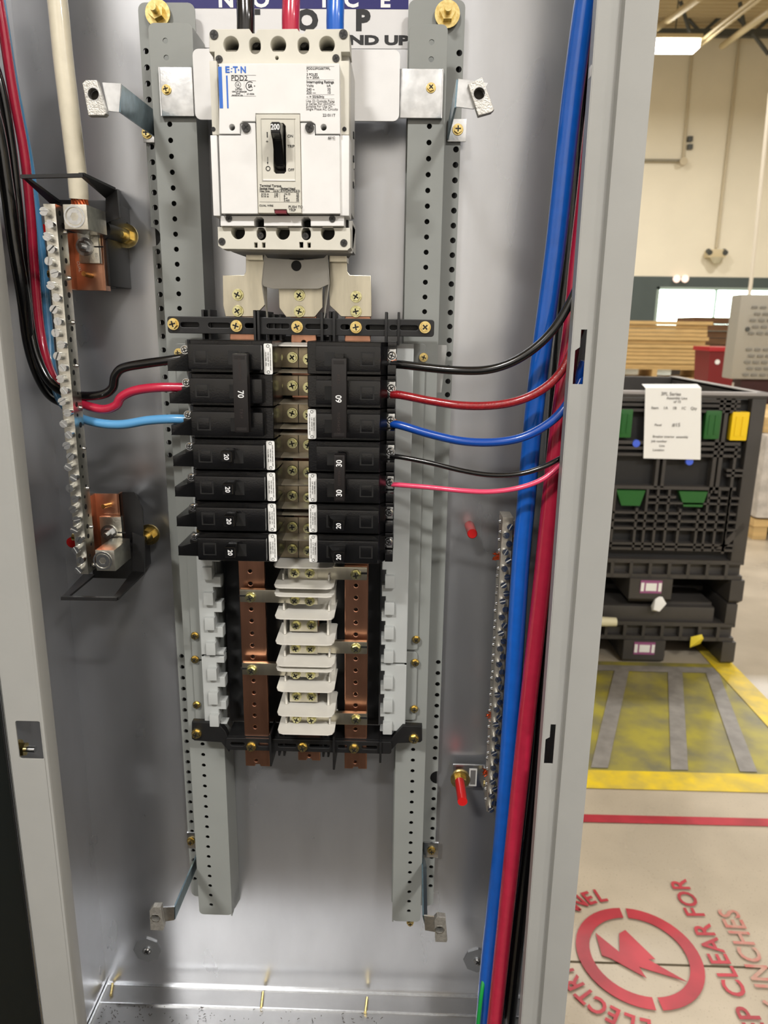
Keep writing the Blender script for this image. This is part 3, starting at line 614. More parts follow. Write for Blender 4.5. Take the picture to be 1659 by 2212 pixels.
# top terminal block
def W(xp, yp, d, r): p = P(xp, yp, d); return circ(p[0], p[2], r, 24)
def Wf(xp, yp, d, r, flat=.75):
    p = P(xp, yp, d); return [(p[0] + r * math.cos(t), p[2] + max(r * math.sin(t), -r * flat)) for t in [2 * math.pi * i / 28 for i in range(28)]]
def obl(xp, y0, y1, d, r):
    a, b = P(xp, y0, d), P(xp, y1, d); zt, zb = a[2] - r, b[2] + r; n = 8
    return [(a[0] + r * math.cos(math.pi * i / n), zt + r * math.sin(math.pi * i / n)) for i in range(n + 1)] + [(a[0] - r * math.cos(math.pi * i / n), zb - r * math.sin(math.pi * i / n)) for i in range(n + 1)]
top_o = px([(452, 70), (458, 63), (538, 62), (545, 72), (552, 72), (557, 63), (642, 62), (649, 72), (656, 72), (661, 63), (747, 62), (754, 68), (756, 112), (737, 112), (737, 140), (463, 140), (463, 112), (452, 112)], D1)
hol = [Wf(499, 97, D1, .0058), Wf(601, 97, D1, .0058), Wf(706, 97, D1, .0058), obl(550, 80, 117, D1, .0043), obl(655, 80, 117, D1, .0043), W(598, 125, D1, .0013)]
tb = MB().plate([top_o] + hol, .104, D1, .0004).build('terminal_block', cream, mbk)
MB().pbox(458, 72, 752, 128, .090, .106).build('terminal_recess', MT('recess grey', (70, 70, 66), .6), mbk)
for x_, y_, r, d in ((463, 76, .0033, D1), (742, 75, .0033, D1), (474, 129, .0028, D1), (726, 127, .0028, D1)): screw('cover_screw', P(x_, y_, d - .0008), r, tb, 'black', blks)
for x_, y_ in ((552, 94), (655, 94)): screw('terminal_screw', P(x_, y_, .115), .0033, tb, 'black', blks)
# upper face
up = px([(473, 137), (733, 137), (735, 289), (682, 289), (681, 268), (672, 262), (648, 262), (648, 245), (552, 245), (552, 262), (524, 262), (518, 268), (518, 289), (473, 289)], D3)
uf = MB().plate([up, W(501, 275, D3, .0022), W(699, 275, D3, .0022)], .117, D3, .0004).build('upper_cover', white, mbk)
MB().pbox(452, 131, 474, 291, .112, D1 + .003, .0006).build('side_shoulder', cream, mbk); sd = MB().pbox(733, 131, 754, 291, .112, D1 + .003, .0006)
sdo = sd.build('side_shoulder', cream, mbk)
for x_ in (461, 744): a = P(x_, 279, D1 + .0031); MB().cyl(a, a + Vector((0, -.0003, 0)), .0016).build('pilot_hole', dark, sdo)
# lower face
loo = px([(472, 292), (520, 292), (521, 268), (530, 265), (551, 265), (557, 461), (478, 461)], D3); lor = px([(649, 265), (671, 265), (679, 270), (680, 292), (733, 292), (735, 461), (652, 461)], D3)
MB().plate([loo], .117, D3 - .0006, .0003).build('lower_cover', white, mbk); lf = MB().plate([lor], .117, D3 - .0006, .0003).build('lower_cover', white, mbk)
for a in ((454, 292, 475, 466), (734, 292, 754, 466)): MB().pbox(*a, .112, D2 + .002, .0005).build('lower_side', white, mbk)
for x_ in (532, 669): screw('cover_screw', P(x_, 276, D3 - .0006), .0034, lf, 'black', blks)
# toggle housing
D4 = D3 + .0012
ho = px([(553, 247), (647, 247), (651, 460), (621, 460), (619, 452), (592, 452), (593, 460), (558, 460)], D4)
sl = px([(591, 272), (596, 266), (612, 266), (617, 272), (618, 370), (614, 375), (596, 375), (591, 370)], D4)
hs = MB().plate([ho, sl], .120, D4, .0003).build('toggle_housing', cream, mbk)
rr_ = MB()
for a in ((564, 255, 566, 392), (636, 255, 638, 392), (564, 255, 638, 257)): rr_.pbox(*a, D4, D4 + .0004)
rr_.build('housing_rib', MT('rib cream', (186, 184, 174), .5), hs)
MB().pbox(568, 387, 638, 391, D4, D4 + .0006, .0002).build('bright_rib', white, hs)
MB().box(X(588, 320, .13), X(620, 320, .13), Z(600, 380, .13), Z(600, 262, .13), .118, .1335).build('slot_floor', MT('slot black', (34, 30, 30), .5), hs)
MB().pbox(594, 453, 619, 461, .12, D4 - .001).build('trip_button', MT('dark red button', (110, 18, 34), .4), mbk)
tx0, tx1 = X(583, 300, .158), X(607, 300, .158); zt = Z(597, 263, .158)
tog = MB().prismx([(.134, zt - .028), (.134, zt + .001), (.147, zt + .0012), (.158, zt), (.158, zt - .0072), (.150, zt - .010), (.142, zt - .0260)], tx0 + .0006, tx1 - .0004)
bmesh.ops.bevel(tog.bm, geom=tog.bm.edges[:], offset=.0007, segments=2, affect='EDGES')
to = tog.build('toggle', blk, mbk)
MB().text('200', (tx0 + tx1) / 2, zt - .0036, .1582, .0052, align='CENTER', sx=.82, bold=.00012).build('rating_number', ink_w, to)
# bottom terminals
MB().plate([px([(476, 466), (743, 466), (743, 488), (671, 488), (671, 474), (666, 469), (656, 469), (651, 474), (651, 488), (570, 488), (570, 474), (565, 469), (554, 469), (549, 474), (549, 488), (476, 488)], D2)], .112, D2, .0004).build('lower_terminal_strip', white, mbk)
bo = px([(470, 490), (756, 492), (757, 505), (757, 535), (750, 541), (481, 538), (471, 531)], D2 - .004)
d5 = D2 - .004
bt_ = MB().plate([bo, W(514, 501, d5, .0054), W(611, 502, d5, .0054), W(708, 503, d5, .0054), obl(564, 492, 519, d5, .0037), obl(661, 492, 519, d5, .0037),
   px([(549, 524), (556, 524), (556, 535), (549, 535)], d5), px([(566, 524), (573, 524), (573, 535), (566, 535)], d5), px([(647, 524), (654, 524), (654, 535), (647, 535)], d5), px([(664, 524), (671, 524), (671, 535), (664, 535)], d5)], .112, d5, .0004).build('lower_terminal_block', cream, mbk)
MB().pbox(474, 472, 752, 536, .098, .1125).build('terminal_recess', dark, mbk)
for x_, y_, d, r in ((480, 522, d5 - .0008, .0029), (743, 525, d5 - .0008, .0029), (495, 472, D2 - .0006, .0026), (718, 473, D2 - .0006, .0026), (563, 509, d5 - .004, .0026), (660, 510, d5 - .004, .0026)): screw('terminal_screw', P(x_, y_, d), r, bt_, 'black', blks)
# printing
dp = D3 + .00015
pr = MB().pbox(471, 144, 482, 234, dp - .0003, dp).pbox(488, 163, 494, 234, dp - .0003, dp)
a = P(486, 151, dp); pr.text('E', a[0], a[2], dp, .0058, sx=1.15, bold=.0002)
pr.text('T', X(503.5, 151, dp), a[2], dp, .0058, sx=.95, bold=.0002); pr.text('N', X(519, 151, dp), a[2], dp, .0058, sx=.95, bold=.0002)
pr.pbox(498, 153.5, 501.5, 156, dp - .0002, dp).pbox(499, 147, 502, 149, dp - .0002, dp)
c0 = P(515.3, 151, dp); pr.cyl((c0[0], -dp + .0002, c0[2]), (c0[0], -dp - .0001, c0[2]), .00055); pr.build('blue_print', ink_b, mbk)
pr = MB()
def tl(s, x, y, h, sx=1, bold=0, al='LEFT'): p = P(x, y, dp); pr.text(s, p[0], p[2], dp, h * .00042, sx=sx, bold=bold, align=al)
tl('PDD2', 499, 169, 11, 1.05); tl('LISTED', 508, 193, 4); tl('CIRCUIT BREAKER', 501, 198, 3.2); tl('E-NO', 510, 202, 3); tl('MADE IN USA', 501, 206, 3.2); tl('LR 43556', 533, 203, 3.4)
for y_ in (162, 174, 207): pr.pbox(499, y_, 553, y_ + .8, dp - .0002, dp)
pr.pbox(527, 174, 528, 206, dp - .0002, dp)
pr.plate([W(514, 183, dp, .0022), W(514, 183, dp, .0019)], dp - .0002, dp); tl('UL', 510.5, 183, 6, .8)
pr.plate([[(P(540, 186, dp)[0] + r * math.cos(math.radians(t)), P(540, 186, dp)[2] + r * math.sin(math.radians(t))) for r, ts in ((.0032, range(50, 311, 20)), (.0027, range(310, 49, -20))) for t in ts]], dp - .0002, dp); tl('SA', 536, 186, 8, .8, .0001); tl('+', 548, 186, 5)
pr.build('approval_print', ink, mbk)
pr = MB()
tl('PDD23F0200TFFL', 662, 148, 5.5); tl('1', 662, 153, 5); tl('3 POLES', 662, 161, 5.5); tl('In = 200A', 662, 167.5, 5.5); tl('Interrupting Ratings', 662, 177, 6, 1, .00003); tl('Volts', 662, 185, 6); tl('kA', 706, 185, 6); tl('240 ~', 662, 193, 6); tl('35', 707, 193, 6); tl('250 ---', 662, 200, 6); tl('10', 707, 200, 6); tl('~ = 50/60Hz', 662, 209, 6)
for y_ in (143, 172, 204, 213): pr.pbox(662, y_, 722, y_ + .7, dp - .0002, dp)
tl('221011T', 697, 249, 6.2); tl('40°C', 708, 298, 6.2); pr.build('ratings_print', ink, mbk)
pr = MB(); tl('Use (2) Outside Poles', 661, 218, 5.6); tl('in Series For 250VDC.', 661, 224, 5.6); tl('Suitable For Use On', 661, 229.5, 5.6); tl('Single Phase AC Circuits', 661, 235.5, 5.6); pr.build('note_print', inkg, mbk)
dp = D4 + .0002; pr = MB()
tl('ON', 621, 294, 6.4); tl('TRIP', 621, 316, 6.4); tl('OFF', 622, 367, 6.4); tl('+', 574, 306, 8)
pr.pbox(576, 285, 578.5, 297, dp - .0002, dp).pbox(577.5, 339, 578.7, 350, dp - .0002, dp)
a = P(578, 352, dp); pr.plate([[(a[0] - .0006, a[2] + .0006), (a[0] + .0006, a[2] + .0006), (a[0], a[2] - .0012)]], dp - .0002, dp)
pr.plate([W(579, 364, dp, .0018), W(579, 364, dp, .0012)], dp - .0002, dp)
tl('Terminal Torque', 561, 401, 5.6, 1, .00003); tl('Socket Head', 561, 407, 5, 1, .00003); tl('Slotted Head', 606, 407, 5, 1, .00003); tl('Hex Size', 561, 412.5, 5); tl('Lb-In', 590, 412.5, 5); tl('AWG/MCM', 606, 412.5, 5); tl('Lb-In', 636, 412.5, 5)
tl('3/16 in', 564, 419, 5); tl('120', 592, 419, 5); tl('5/16 in', 564, 424, 5); tl('275', 592, 424, 5)
for i, (p_, q_) in enumerate((('14-10', '35'), ('8', '40'), ('6-4', '45'), ('3-4/0', '50'))): tl(p_, 613, 419 + i * 4.7, 5); tl(q_, 640, 419 + i * 4.7, 5)
for y_ in (409.5, 415, 436): pr.pbox(561, y_, 647, y_ + .6, dp - .0002, dp)
pr.pbox(604, 404, 604.7, 434, dp - .0002, dp)
tl('CU/AL WIRE', 560, 444, 4.6); tl('PUSH TO', 623, 447, 6.4); tl('TRIP', 624, 454, 6.4); pr.build('toggle_print', ink, hs)
# bus connectors under the main breaker ------------------------------------------
def connector(pts, lab, scr, d=.070, top=None):
    b = MB().plate([px(pts, d)], d - .003, d, .0004)
    o = tag(b.build('bus_connector', tin), lab, 'bus connector')
    if top: MB().pbox(*top, d - .01, d + .012, .0005).build('raised_neck', tin, o)
    for x_, y_ in scr: screw('connector_bolt', P(x_, y_, d), .0041, o, 'hex', green_brass)
    return o
connector([(481, 595), (527, 594), (531, 587), (531, 545), (576, 545), (576, 655), (549, 684), (487, 684), (482, 660)], 'silver bus connector under the main breaker, left of the white shroud', [(514, 637), (514, 672)], top=(531, 540, 568, 562))
connector([(710, 545), (749, 545), (750, 586), (756, 594), (801, 595), (803, 684), (737, 684), (712, 660)], 'silver bus connector under the main breaker, right of the white shroud', [(769, 641), (769, 673)], top=(711, 540, 749, 566))
connector([(600, 560), (695, 560), (697, 664), (680, 685), (618, 685), (603, 665)], 'silver bus connector in the middle, partly under the white shroud', [(647, 638), (647, 673)], d=.068)
sr = thing('insulating_shroud', P(640, 580, .06), 'white plastic shroud with a round hole below the main breaker', 'shroud')
hc = P(640, 574, .086)
MB().plate([px([(572, 549), (578, 557), (648, 562), (700, 557), (707, 549), (711, 614), (706, 616), (688, 624), (590, 624), (570, 619), (566, 612)], .086), circ(hc[0], hc[2], .0043, 20)], .0848, .086, .0003).build('front_panel', shroud, sr)
for pts in ([P(566, 612, .086), P(572, 549, .086), P(578, 690, .070), P(570, 640, .08), P(583, 555, .05), P(586, 688, .06)], [P(711, 612, .086), P(707, 549, .086), P(700, 690, .070), P(707, 640, .08), P(703, 555, .05), P(701, 688, .06)]):
    MB().slab([pts[1], pts[0], pts[3], pts[2]], .0010).build('side_wing', shroud, sr)
MB().box(hc[0] - .006, hc[0] + .006, hc[2] - .006, hc[2] + .006, .083, .0846).build('dark_opening', dark, sr)
# ================================================================ BUSES, SUPPORTS
cp = tag(MB().box(X(484, 1230, .034), X(822, 1230, .034), Z(600, 1560, .034), Z(600, 742, .034), .030, .034, .001).build('insulating_sheet', pan), 'dark glossy insulating sheet behind the three copper bars', 'insulating sheet')
def bus(x0, x1, zt, zb, d, lab, holes, hx, ripple=True):
    r = thing('copper_bus_bar', ((x0 + x1) / 2, -d, zb), lab, 'bus bar')
    n_ = (x0 + x1) / 2
    out = [(x0, zt), (x0, zb), (n_ - .003, zb), (n_ - .002, zb + .0022), (n_ + .002, zb + .0022), (n_ + .003, zb), (x1, zb), (x1, zt)]
    MB().plate([out] + [circ(hx, z, .0018, 10) for z in holes], d - .006, d, .0008).build('bar', copper, r)
    return r
P_ = .01247
LBX = (-.1545, -.1292); RBX = (-.0520, -.0290)
lb = bus(*LBX, 1.525, 1.0568, .066, 'left copper bus bar behind and below the black breakers', [Z(540, y, .066) for y in (1234, 1261, 1316, 1341, 1368, 1394, 1419, 1470, 1496, 1521, 1545, 1570, 1642)], X(540, 1234, .066))
rb_ = bus(*RBX, 1.525, 1.0568, .066, 'right copper bus bar, reaching below the lower black crossbar', [Z(769, y, .066) for y in (1265, 1291, 1317, 1345, 1371, 1423, 1448, 1474, 1500, 1524, 1575, 1646)], X(769, 1265, .066))
cb_ = bus(-.1005, -.0775, 1.525, 1.0625, .062, 'middle copper bus bar, its ends showing above and below the insulators', [Z(662, 1632, .062), Z(650, 740, .062)], -.089)
def cross(lab, z0, z1, xl, xr, d, scr, slots, posts, ends=None, zb=None):
    r = thing('bus_support_bar', ((xl + xr) / 2, -.04, z0), lab, 'bus support')
    lps = [rrect(xl, xr, z0, z1, .0025)]
    zm = (z0 + z1) / 2; h = (z1 - z0) * .14
    for a, b in slots: lps.append(rrect(a, b, zm - h, zm + h, h * .9))
    m = MB().plate(lps, d - .0035, d, .0005)
    m.box(xl + .003, xr - .003, z0 + .001, z1 - .001, d - .014, d - .008)
    m.build('bar', blkm, r)
    for x_, a, b, dd in posts: MB().box(x_ - .0011, x_ + .0011, a, b, .045, dd, .0006).build('rib', blkm, r)
    for s_ in scr: screw('support_screw', s_, .0043, r, 'hex', brass)
    return r
zt, zb = Z(600, 686, .074), Z(600, 723, .074)
cx = lambda x, y=705: X(x, y, .074)
cross('upper black slotted crossbar just above the breakers', zb, zt, cx(362), cx(938), .074, [P(x_, y_, .074) for x_, y_ in ((375, 700), (511, 704), (642, 706), (769, 707), (918, 707))],
      [(cx(a), cx(b)) for a, b in ((390, 430), (450, 497), (529, 549), (576, 625), (660, 708), (736, 755), (790, 833), (842, 858), (864, 903))],
      [(cx(x_), zb - a, zt + b, dd) for x_, a, b, dd in ((552, .014, .006, .078), (560, .012, .006, .078), (590, .010, .003, .07), (604, .010, .003, .07), (577, .008, .005, .07), (696, .012, .005, .078), (712, .008, .006, .07), (722, .014, .006, .078), (834, .0075, .006, .076), (861, .0075, .006, .076), (436, .006, .006, .07), (450, .006, .006, .07))])
zt2, zb2 = Z(650, 1598, .07), Z(650, 1624, .07)
c2 = lambda x, y=1610: X(x, y, .07)
lc = cross('lower black crossbar holding the bottom ends of the copper bars', zb2, zt2, c2(488), c2(846), .070, [P(x_, y_, .07) for x_, y_ in ((543, 1612), (654, 1613), (765, 1616))],
      [(c2(a), c2(b)) for a, b in ((498, 528), (558, 580), (600, 640), (668, 712), (730, 750), (782, 815))],
      [(c2(x_), zb2 - a, zt2 + b, dd) for x_, a, b, dd in ((586, .014, .008, .076), (601, .008, .006, .066), (612, .008, .006, .066), (697, .008, .006, .066), (708, .008, .006, .066), (722, .016, .008, .076), (822, .008, .002, .074))])
for pts, scr in (([(414, 1560), (470, 1562), (487, 1580), (495, 1600), (495, 1625), (478, 1604), (420, 1600), (414, 1596)], (425, 1584)), ([(912, 1570), (870, 1568), (850, 1590), (842, 1600), (842, 1625), (858, 1606), (908, 1604), (912, 1600)], (894, 1595))):
    o = MB().plate([px(pts, .066)], .058, .066, .0006).build('end_bracket', blkm, lc); screw('bracket_screw', P(*scr, .066), .0043, o, 'hex', brass)
MB().box(c2(492), c2(846), zt2 - .002, zt2 + .001, .040, .067).build('shelf', blkm, lc)
for k in range(4): screw('sheet_screw', P((885, 899, 897, 895)[k], (0, 1381, 1431, 1531)[k], .045), .0034, rR, 'hex', brass) if k else None
for x_, y_ in ((421, 1373), (421, 1424), (425, 1522)): screw('sheet_screw', P(x_, y_, .045), .0034, rL, 'hex', brass)
screw('sheet_screw', P(386, 762, .045), .0034, rL, 'hex', brass); screw('sheet_screw', P(915, 772, .045), .0034, rR, 'hex', brass)
# grey side barriers with hooks ---------------------------------------------------
def barrier(side, y0, y1, hooks, lab, below=None):
    d = .062
    s = 1 if side == 'R' else -1
    if side == 'R': xi, xo, hx = X(823, 1400, d), X(879, 1400, d), X(840, 1400, d)
    else: xi, xo, hx = X(483, 1400, d), X(434, 1400, d), X(458, 1400, d)
    z1, z0 = Z(850, y0, d), Z(850, y1, d)
    r = thing('grey_side_barrier', ((xi + xo) / 2, -.04, z0), lab, 'side barrier')
    # outline with square bites beside each hook
    inner = []
    zs = [Z(850, h, d) for h in hooks]
    for z in zs:
        inner += [(xi, z + .0135), (xi, z + .0110), (hx - s * .004, z + .0110), (hx - s * .004, z - .0045), (xi, z - .0045)]
    inner = [p for p in inner if z0 < p[1] < z1]
    inner = [(xi, z1)] + inner + [(xi, z0)]
    lp = inner + [(xo, z0), (xo, z1)]
    MB().plate([lp], .050, d, .0008).build('panel', greyp, r)
    MB().box(min(xo, xo - s * .002), max(xo, xo - s * .002), z0, z1, .04, d - .0005).build('outer_wall', greyp, r)
    for z in zs:
        if z - .006 > z0 - .004: MB().box(hx - .0048, hx + .0048, z - .006, z + .0068, d - .002, d + .0055, .0012).build('hook', greyp, r)
    return r
hooksR = [1255, 1312, 1365, 1416]; hooksR2 = [1472, 1522, 1570]
barrier('R', 742, 1432, hooksR, 'upper grey hooked plastic barrier right of the copper bars')
barrier('R', 1436, 1580, hooksR2, 'lower grey hooked plastic barrier right of the copper bars')
barrier('L', 742, 1424, [1245, 1300, 1354, 1408], 'upper grey hooked plastic barrier left of the copper bars')
barrier('L', 1428, 1574, [1463, 1515, 1563], 'lower grey hooked plastic barrier left of the copper bars')
for k, (a, b, c, e, lab) in enumerate(((856, 742, 908, 1404, 'long grey mounting plate right of the breakers, under their wires'), (856, 1408, 906, 1556, 'short grey mounting plate beside the lower right barrier'), (392, 742, 436, 1424, 'long grey mounting plate left of the breakers'), (412, 1428, 440, 1560, 'short grey mounting plate beside the lower left barrier'))):
    p0, p1 = P(a, b, .044), P(c, e, .044)
    hl = [circ(X(866, y, .044), Z(866, y, .044), .0027, 14) for y in (964, 1024, 1139, 1195)] if k == 0 else []
    xr_ = X(905, 1300, .044) if k < 2 else None
    q0 = (p0[0], xr_) if k < 2 else (X(414, 1400, .044), X(440, 1400, .044))
    MBo = MB().plate([rrect(q0[0], q0[1], p1[2], p0[2], .003)] + hl, .041, .044, .0004)
    tag(MBo.build('grey_mounting_plate', grey), lab, 'mounting plate')
p0, p1 = P(941, 745, .03), P(960, 848, .03)
tag(MB().plate([[(p0[0], p0[2]), (p1[0] + .0006, p0[2]), (p1[0] + .001, p0[2] - .003), (p1[0] - .003, p1[2]), (p0[0], p1[2])]], .0285, .030).build('folded_tab', greyl), 'light grey folded tab right of the right rail, level with the topmost breaker', 'tab')
# centre insulators and straps ----------------------------------------------------
ix0, ix1 = X(594, 1400, .098), X(721, 1400, .098)
def shelf(z, m, d0=.055, d1=.100, th=.0012, sag=.0006, x0=None, x1=None):
    b = m; x0 = ix0 if x0 is None else x0; x1 = ix1 if x1 is None else x1; n = 10
    o = []; rr_ = .006
    pts = [(x0, d0), (x0, d1 - rr_), (x0 + rr_ * .3, d1 - rr_ * .3), (x0 + rr_, d1), (x1 - rr_, d1), (x1 - rr_ * .3, d1 - rr_ * .3), (x1, d1 - rr_), (x1, d0)]
    va = [b.bm.verts.new((x, -d, z + th / 2 - (d - d0) * .05)) for x, d in pts]; vb = [b.bm.verts.new((x, -d, z - th / 2 - (d - d0) * .05)) for x, d in pts]
    b.bm.faces.new(va); b.bm.faces.new(vb[::-1])
    for i in range(len(pts)): b.bm.faces.new((va[i], vb[i], vb[(i + 1) % 8], va[(i + 1) % 8]))
    return b
def zy(y, d=.10): return Z(655, y, d)
mods = [((1222, 1266), [], 'topmost white bus insulator module, just below the breakers'), ((1284, 1333, 1388, 1435), [(1333, 1388)], 'middle white bus insulator module with an open dark window'), ((1446, 1490, 1543, 1582), [(1490, 1543)], 'lowest white bus insulator module resting above the lower crossbar')]
for ys, op, lab in mods:
    r = thing('bus_insulator', (-.089, -.05, zy(ys[-1])), lab, 'insulator')
    for y in ys: shelf(zy(y), MB()).build('shelf', shroud, r)
    for a, b in zip(ys, ys[1:]):
        za, zb_ = zy(a), zy(b)
        if (a, b) in op:
            for x_ in (ix0 + .006, ix1 - .008): MB().box(x_, x_ + .002, zb_, za, .058, .082, .0004).build('side_post', shroud, r)
        else:
            MB().box(ix0 + .005, ix1 - .001, zb_, za, .052, .068, .0006).build('back_wall', shroud, r)
            for x_ in (ix0 + .006, ix1 - .0065): MB().box(x_, x_ + .0016, zb_, zb_ + .006, .068, .084, .0004).build('side_post', shroud, r)
def strap(lab, y, xl, xr, bolt, y_c, d=.078):
    z = Z(700, y, d)
    r = thing('bus_strap', ((xl + xr) / 2, -d, z), lab, 'bus strap')
    xs = sorted((xl, xr)); mid = X(690, y, d)
    MB().box(xs[0], xs[1], z - .0064, z + .0064, d - .005, d, .0007).build('strap', tin, r)
    if bolt:
        screw('strap_bolt', P(*bolt, d), .0043, r, 'hex', green_brass)
        s_ = 1 if bolt[0] > 650 else -1
        MB().box(X(bolt[0] + s_ * 10, bolt[1], d), X(bolt[0] + s_ * 24, bolt[1], d), Z(bolt[0], bolt[1] - 1, d), Z(bolt[0], bolt[1] - 5, d), d - .001, d + .0006).build('black_mark', dark, r)
    for x_, y_ in y_c: screw('stab_screw', P(x_, y_, d + .001), .0040, r, 'hex', green_brass)
    xa_, xb_ = X(626, y, d), X(686, y, d)
    MB().box(xa_, xb_, z - .0068, z + .0068, d - .002, d + .001, .0004).build('stab_plate', tin, r)
    return r
strap('topmost silver strap, reaching right to the right copper bar', 1238, X(622, 1238, .078), X(793, 1238, .078), (769, 1241), [(637, 1237), (669, 1238)])
strap('upper of the two silver straps reaching left to the left copper bar', 1291, X(518, 1291, .078), X(686, 1291, .078), (541, 1290), [(637, 1296), (669, 1298)])
strap('short silver stab plate in the upper open window of the insulators', 1350, X(628, 1350, .078), X(686, 1350, .078), None, [(640, 1350), (673, 1350)])
strap('second silver strap reaching right, about the middle of the copper bar', 1398, X(626, 1398, .078), X(793, 1398, .078), (769, 1400), [(639, 1399), (671, 1400)])
strap('lower of the two silver straps reaching left to the left copper bar', 1449, X(523, 1449, .078), X(688, 1449, .078), (544, 1447), [(639, 1456), (671, 1457)])
strap('short silver stab plate in the lower open window of the insulators', 1503, X(628, 1503, .078), X(686, 1503, .078), None, [(641, 1503), (673, 1504)])
strap('lowest silver strap, reaching right to the right copper bar', 1552, X(628, 1552, .078), X(793, 1552, .078), (769, 1553), [(641, 1552), (673, 1553)])
# stabs between the two breaker columns
zc = [1.4743 - .0272 * i for i in range(7)]
smk = MT('smoked shelf', (132, 124, 108), .25); sp_ = thing('bus_stab_assembly', (-.093, -.05, 1.29), 'column of silver contact plates and screws between the two breaker rows', 'bus stabs')
lps = [(772, 833, 892, 957, 1016, 1070, 1137, 1185)]
for i, y in enumerate(lps[0]):
    d = .078; z = Z(630, y, d)
    MB().box(X(600, y, d), X(690, y, d), z - .0088, z + .0088, d - .004, d, .0005).build('contact_plate', tin_shaded, sp_)
    MB().box(X(644, y, d), X(645.4, y, d), z - .0088, z + .0088, d, d + .0004).build('seam', dark, sp_)
    screw('stab_screw', P(632, y, d), .0040, sp_, 'hex', green_brass); screw('stab_screw', P(666, y + 4, d), .0040, sp_, 'hex', green_brass)
    screw('stab_screw', P(601, y, d), .0036, sp_, 'hex', green_brass)
for y in (742, 800, 868, 922, 935, 985, 1045, 1096, 1110, 1165): shelf(Z(650, y, .10), MB(), .055, .096, x0=X(588, y, .1), x1=X(700, y, .1)).build('shelf', shroud if y == 742 else smk, sp_)
MB().box(X(590, 1000, .05), X(720, 1000, .05), zc[6] - .016, zc[0] + .016, .04, .055).build('base', blkm, sp_)
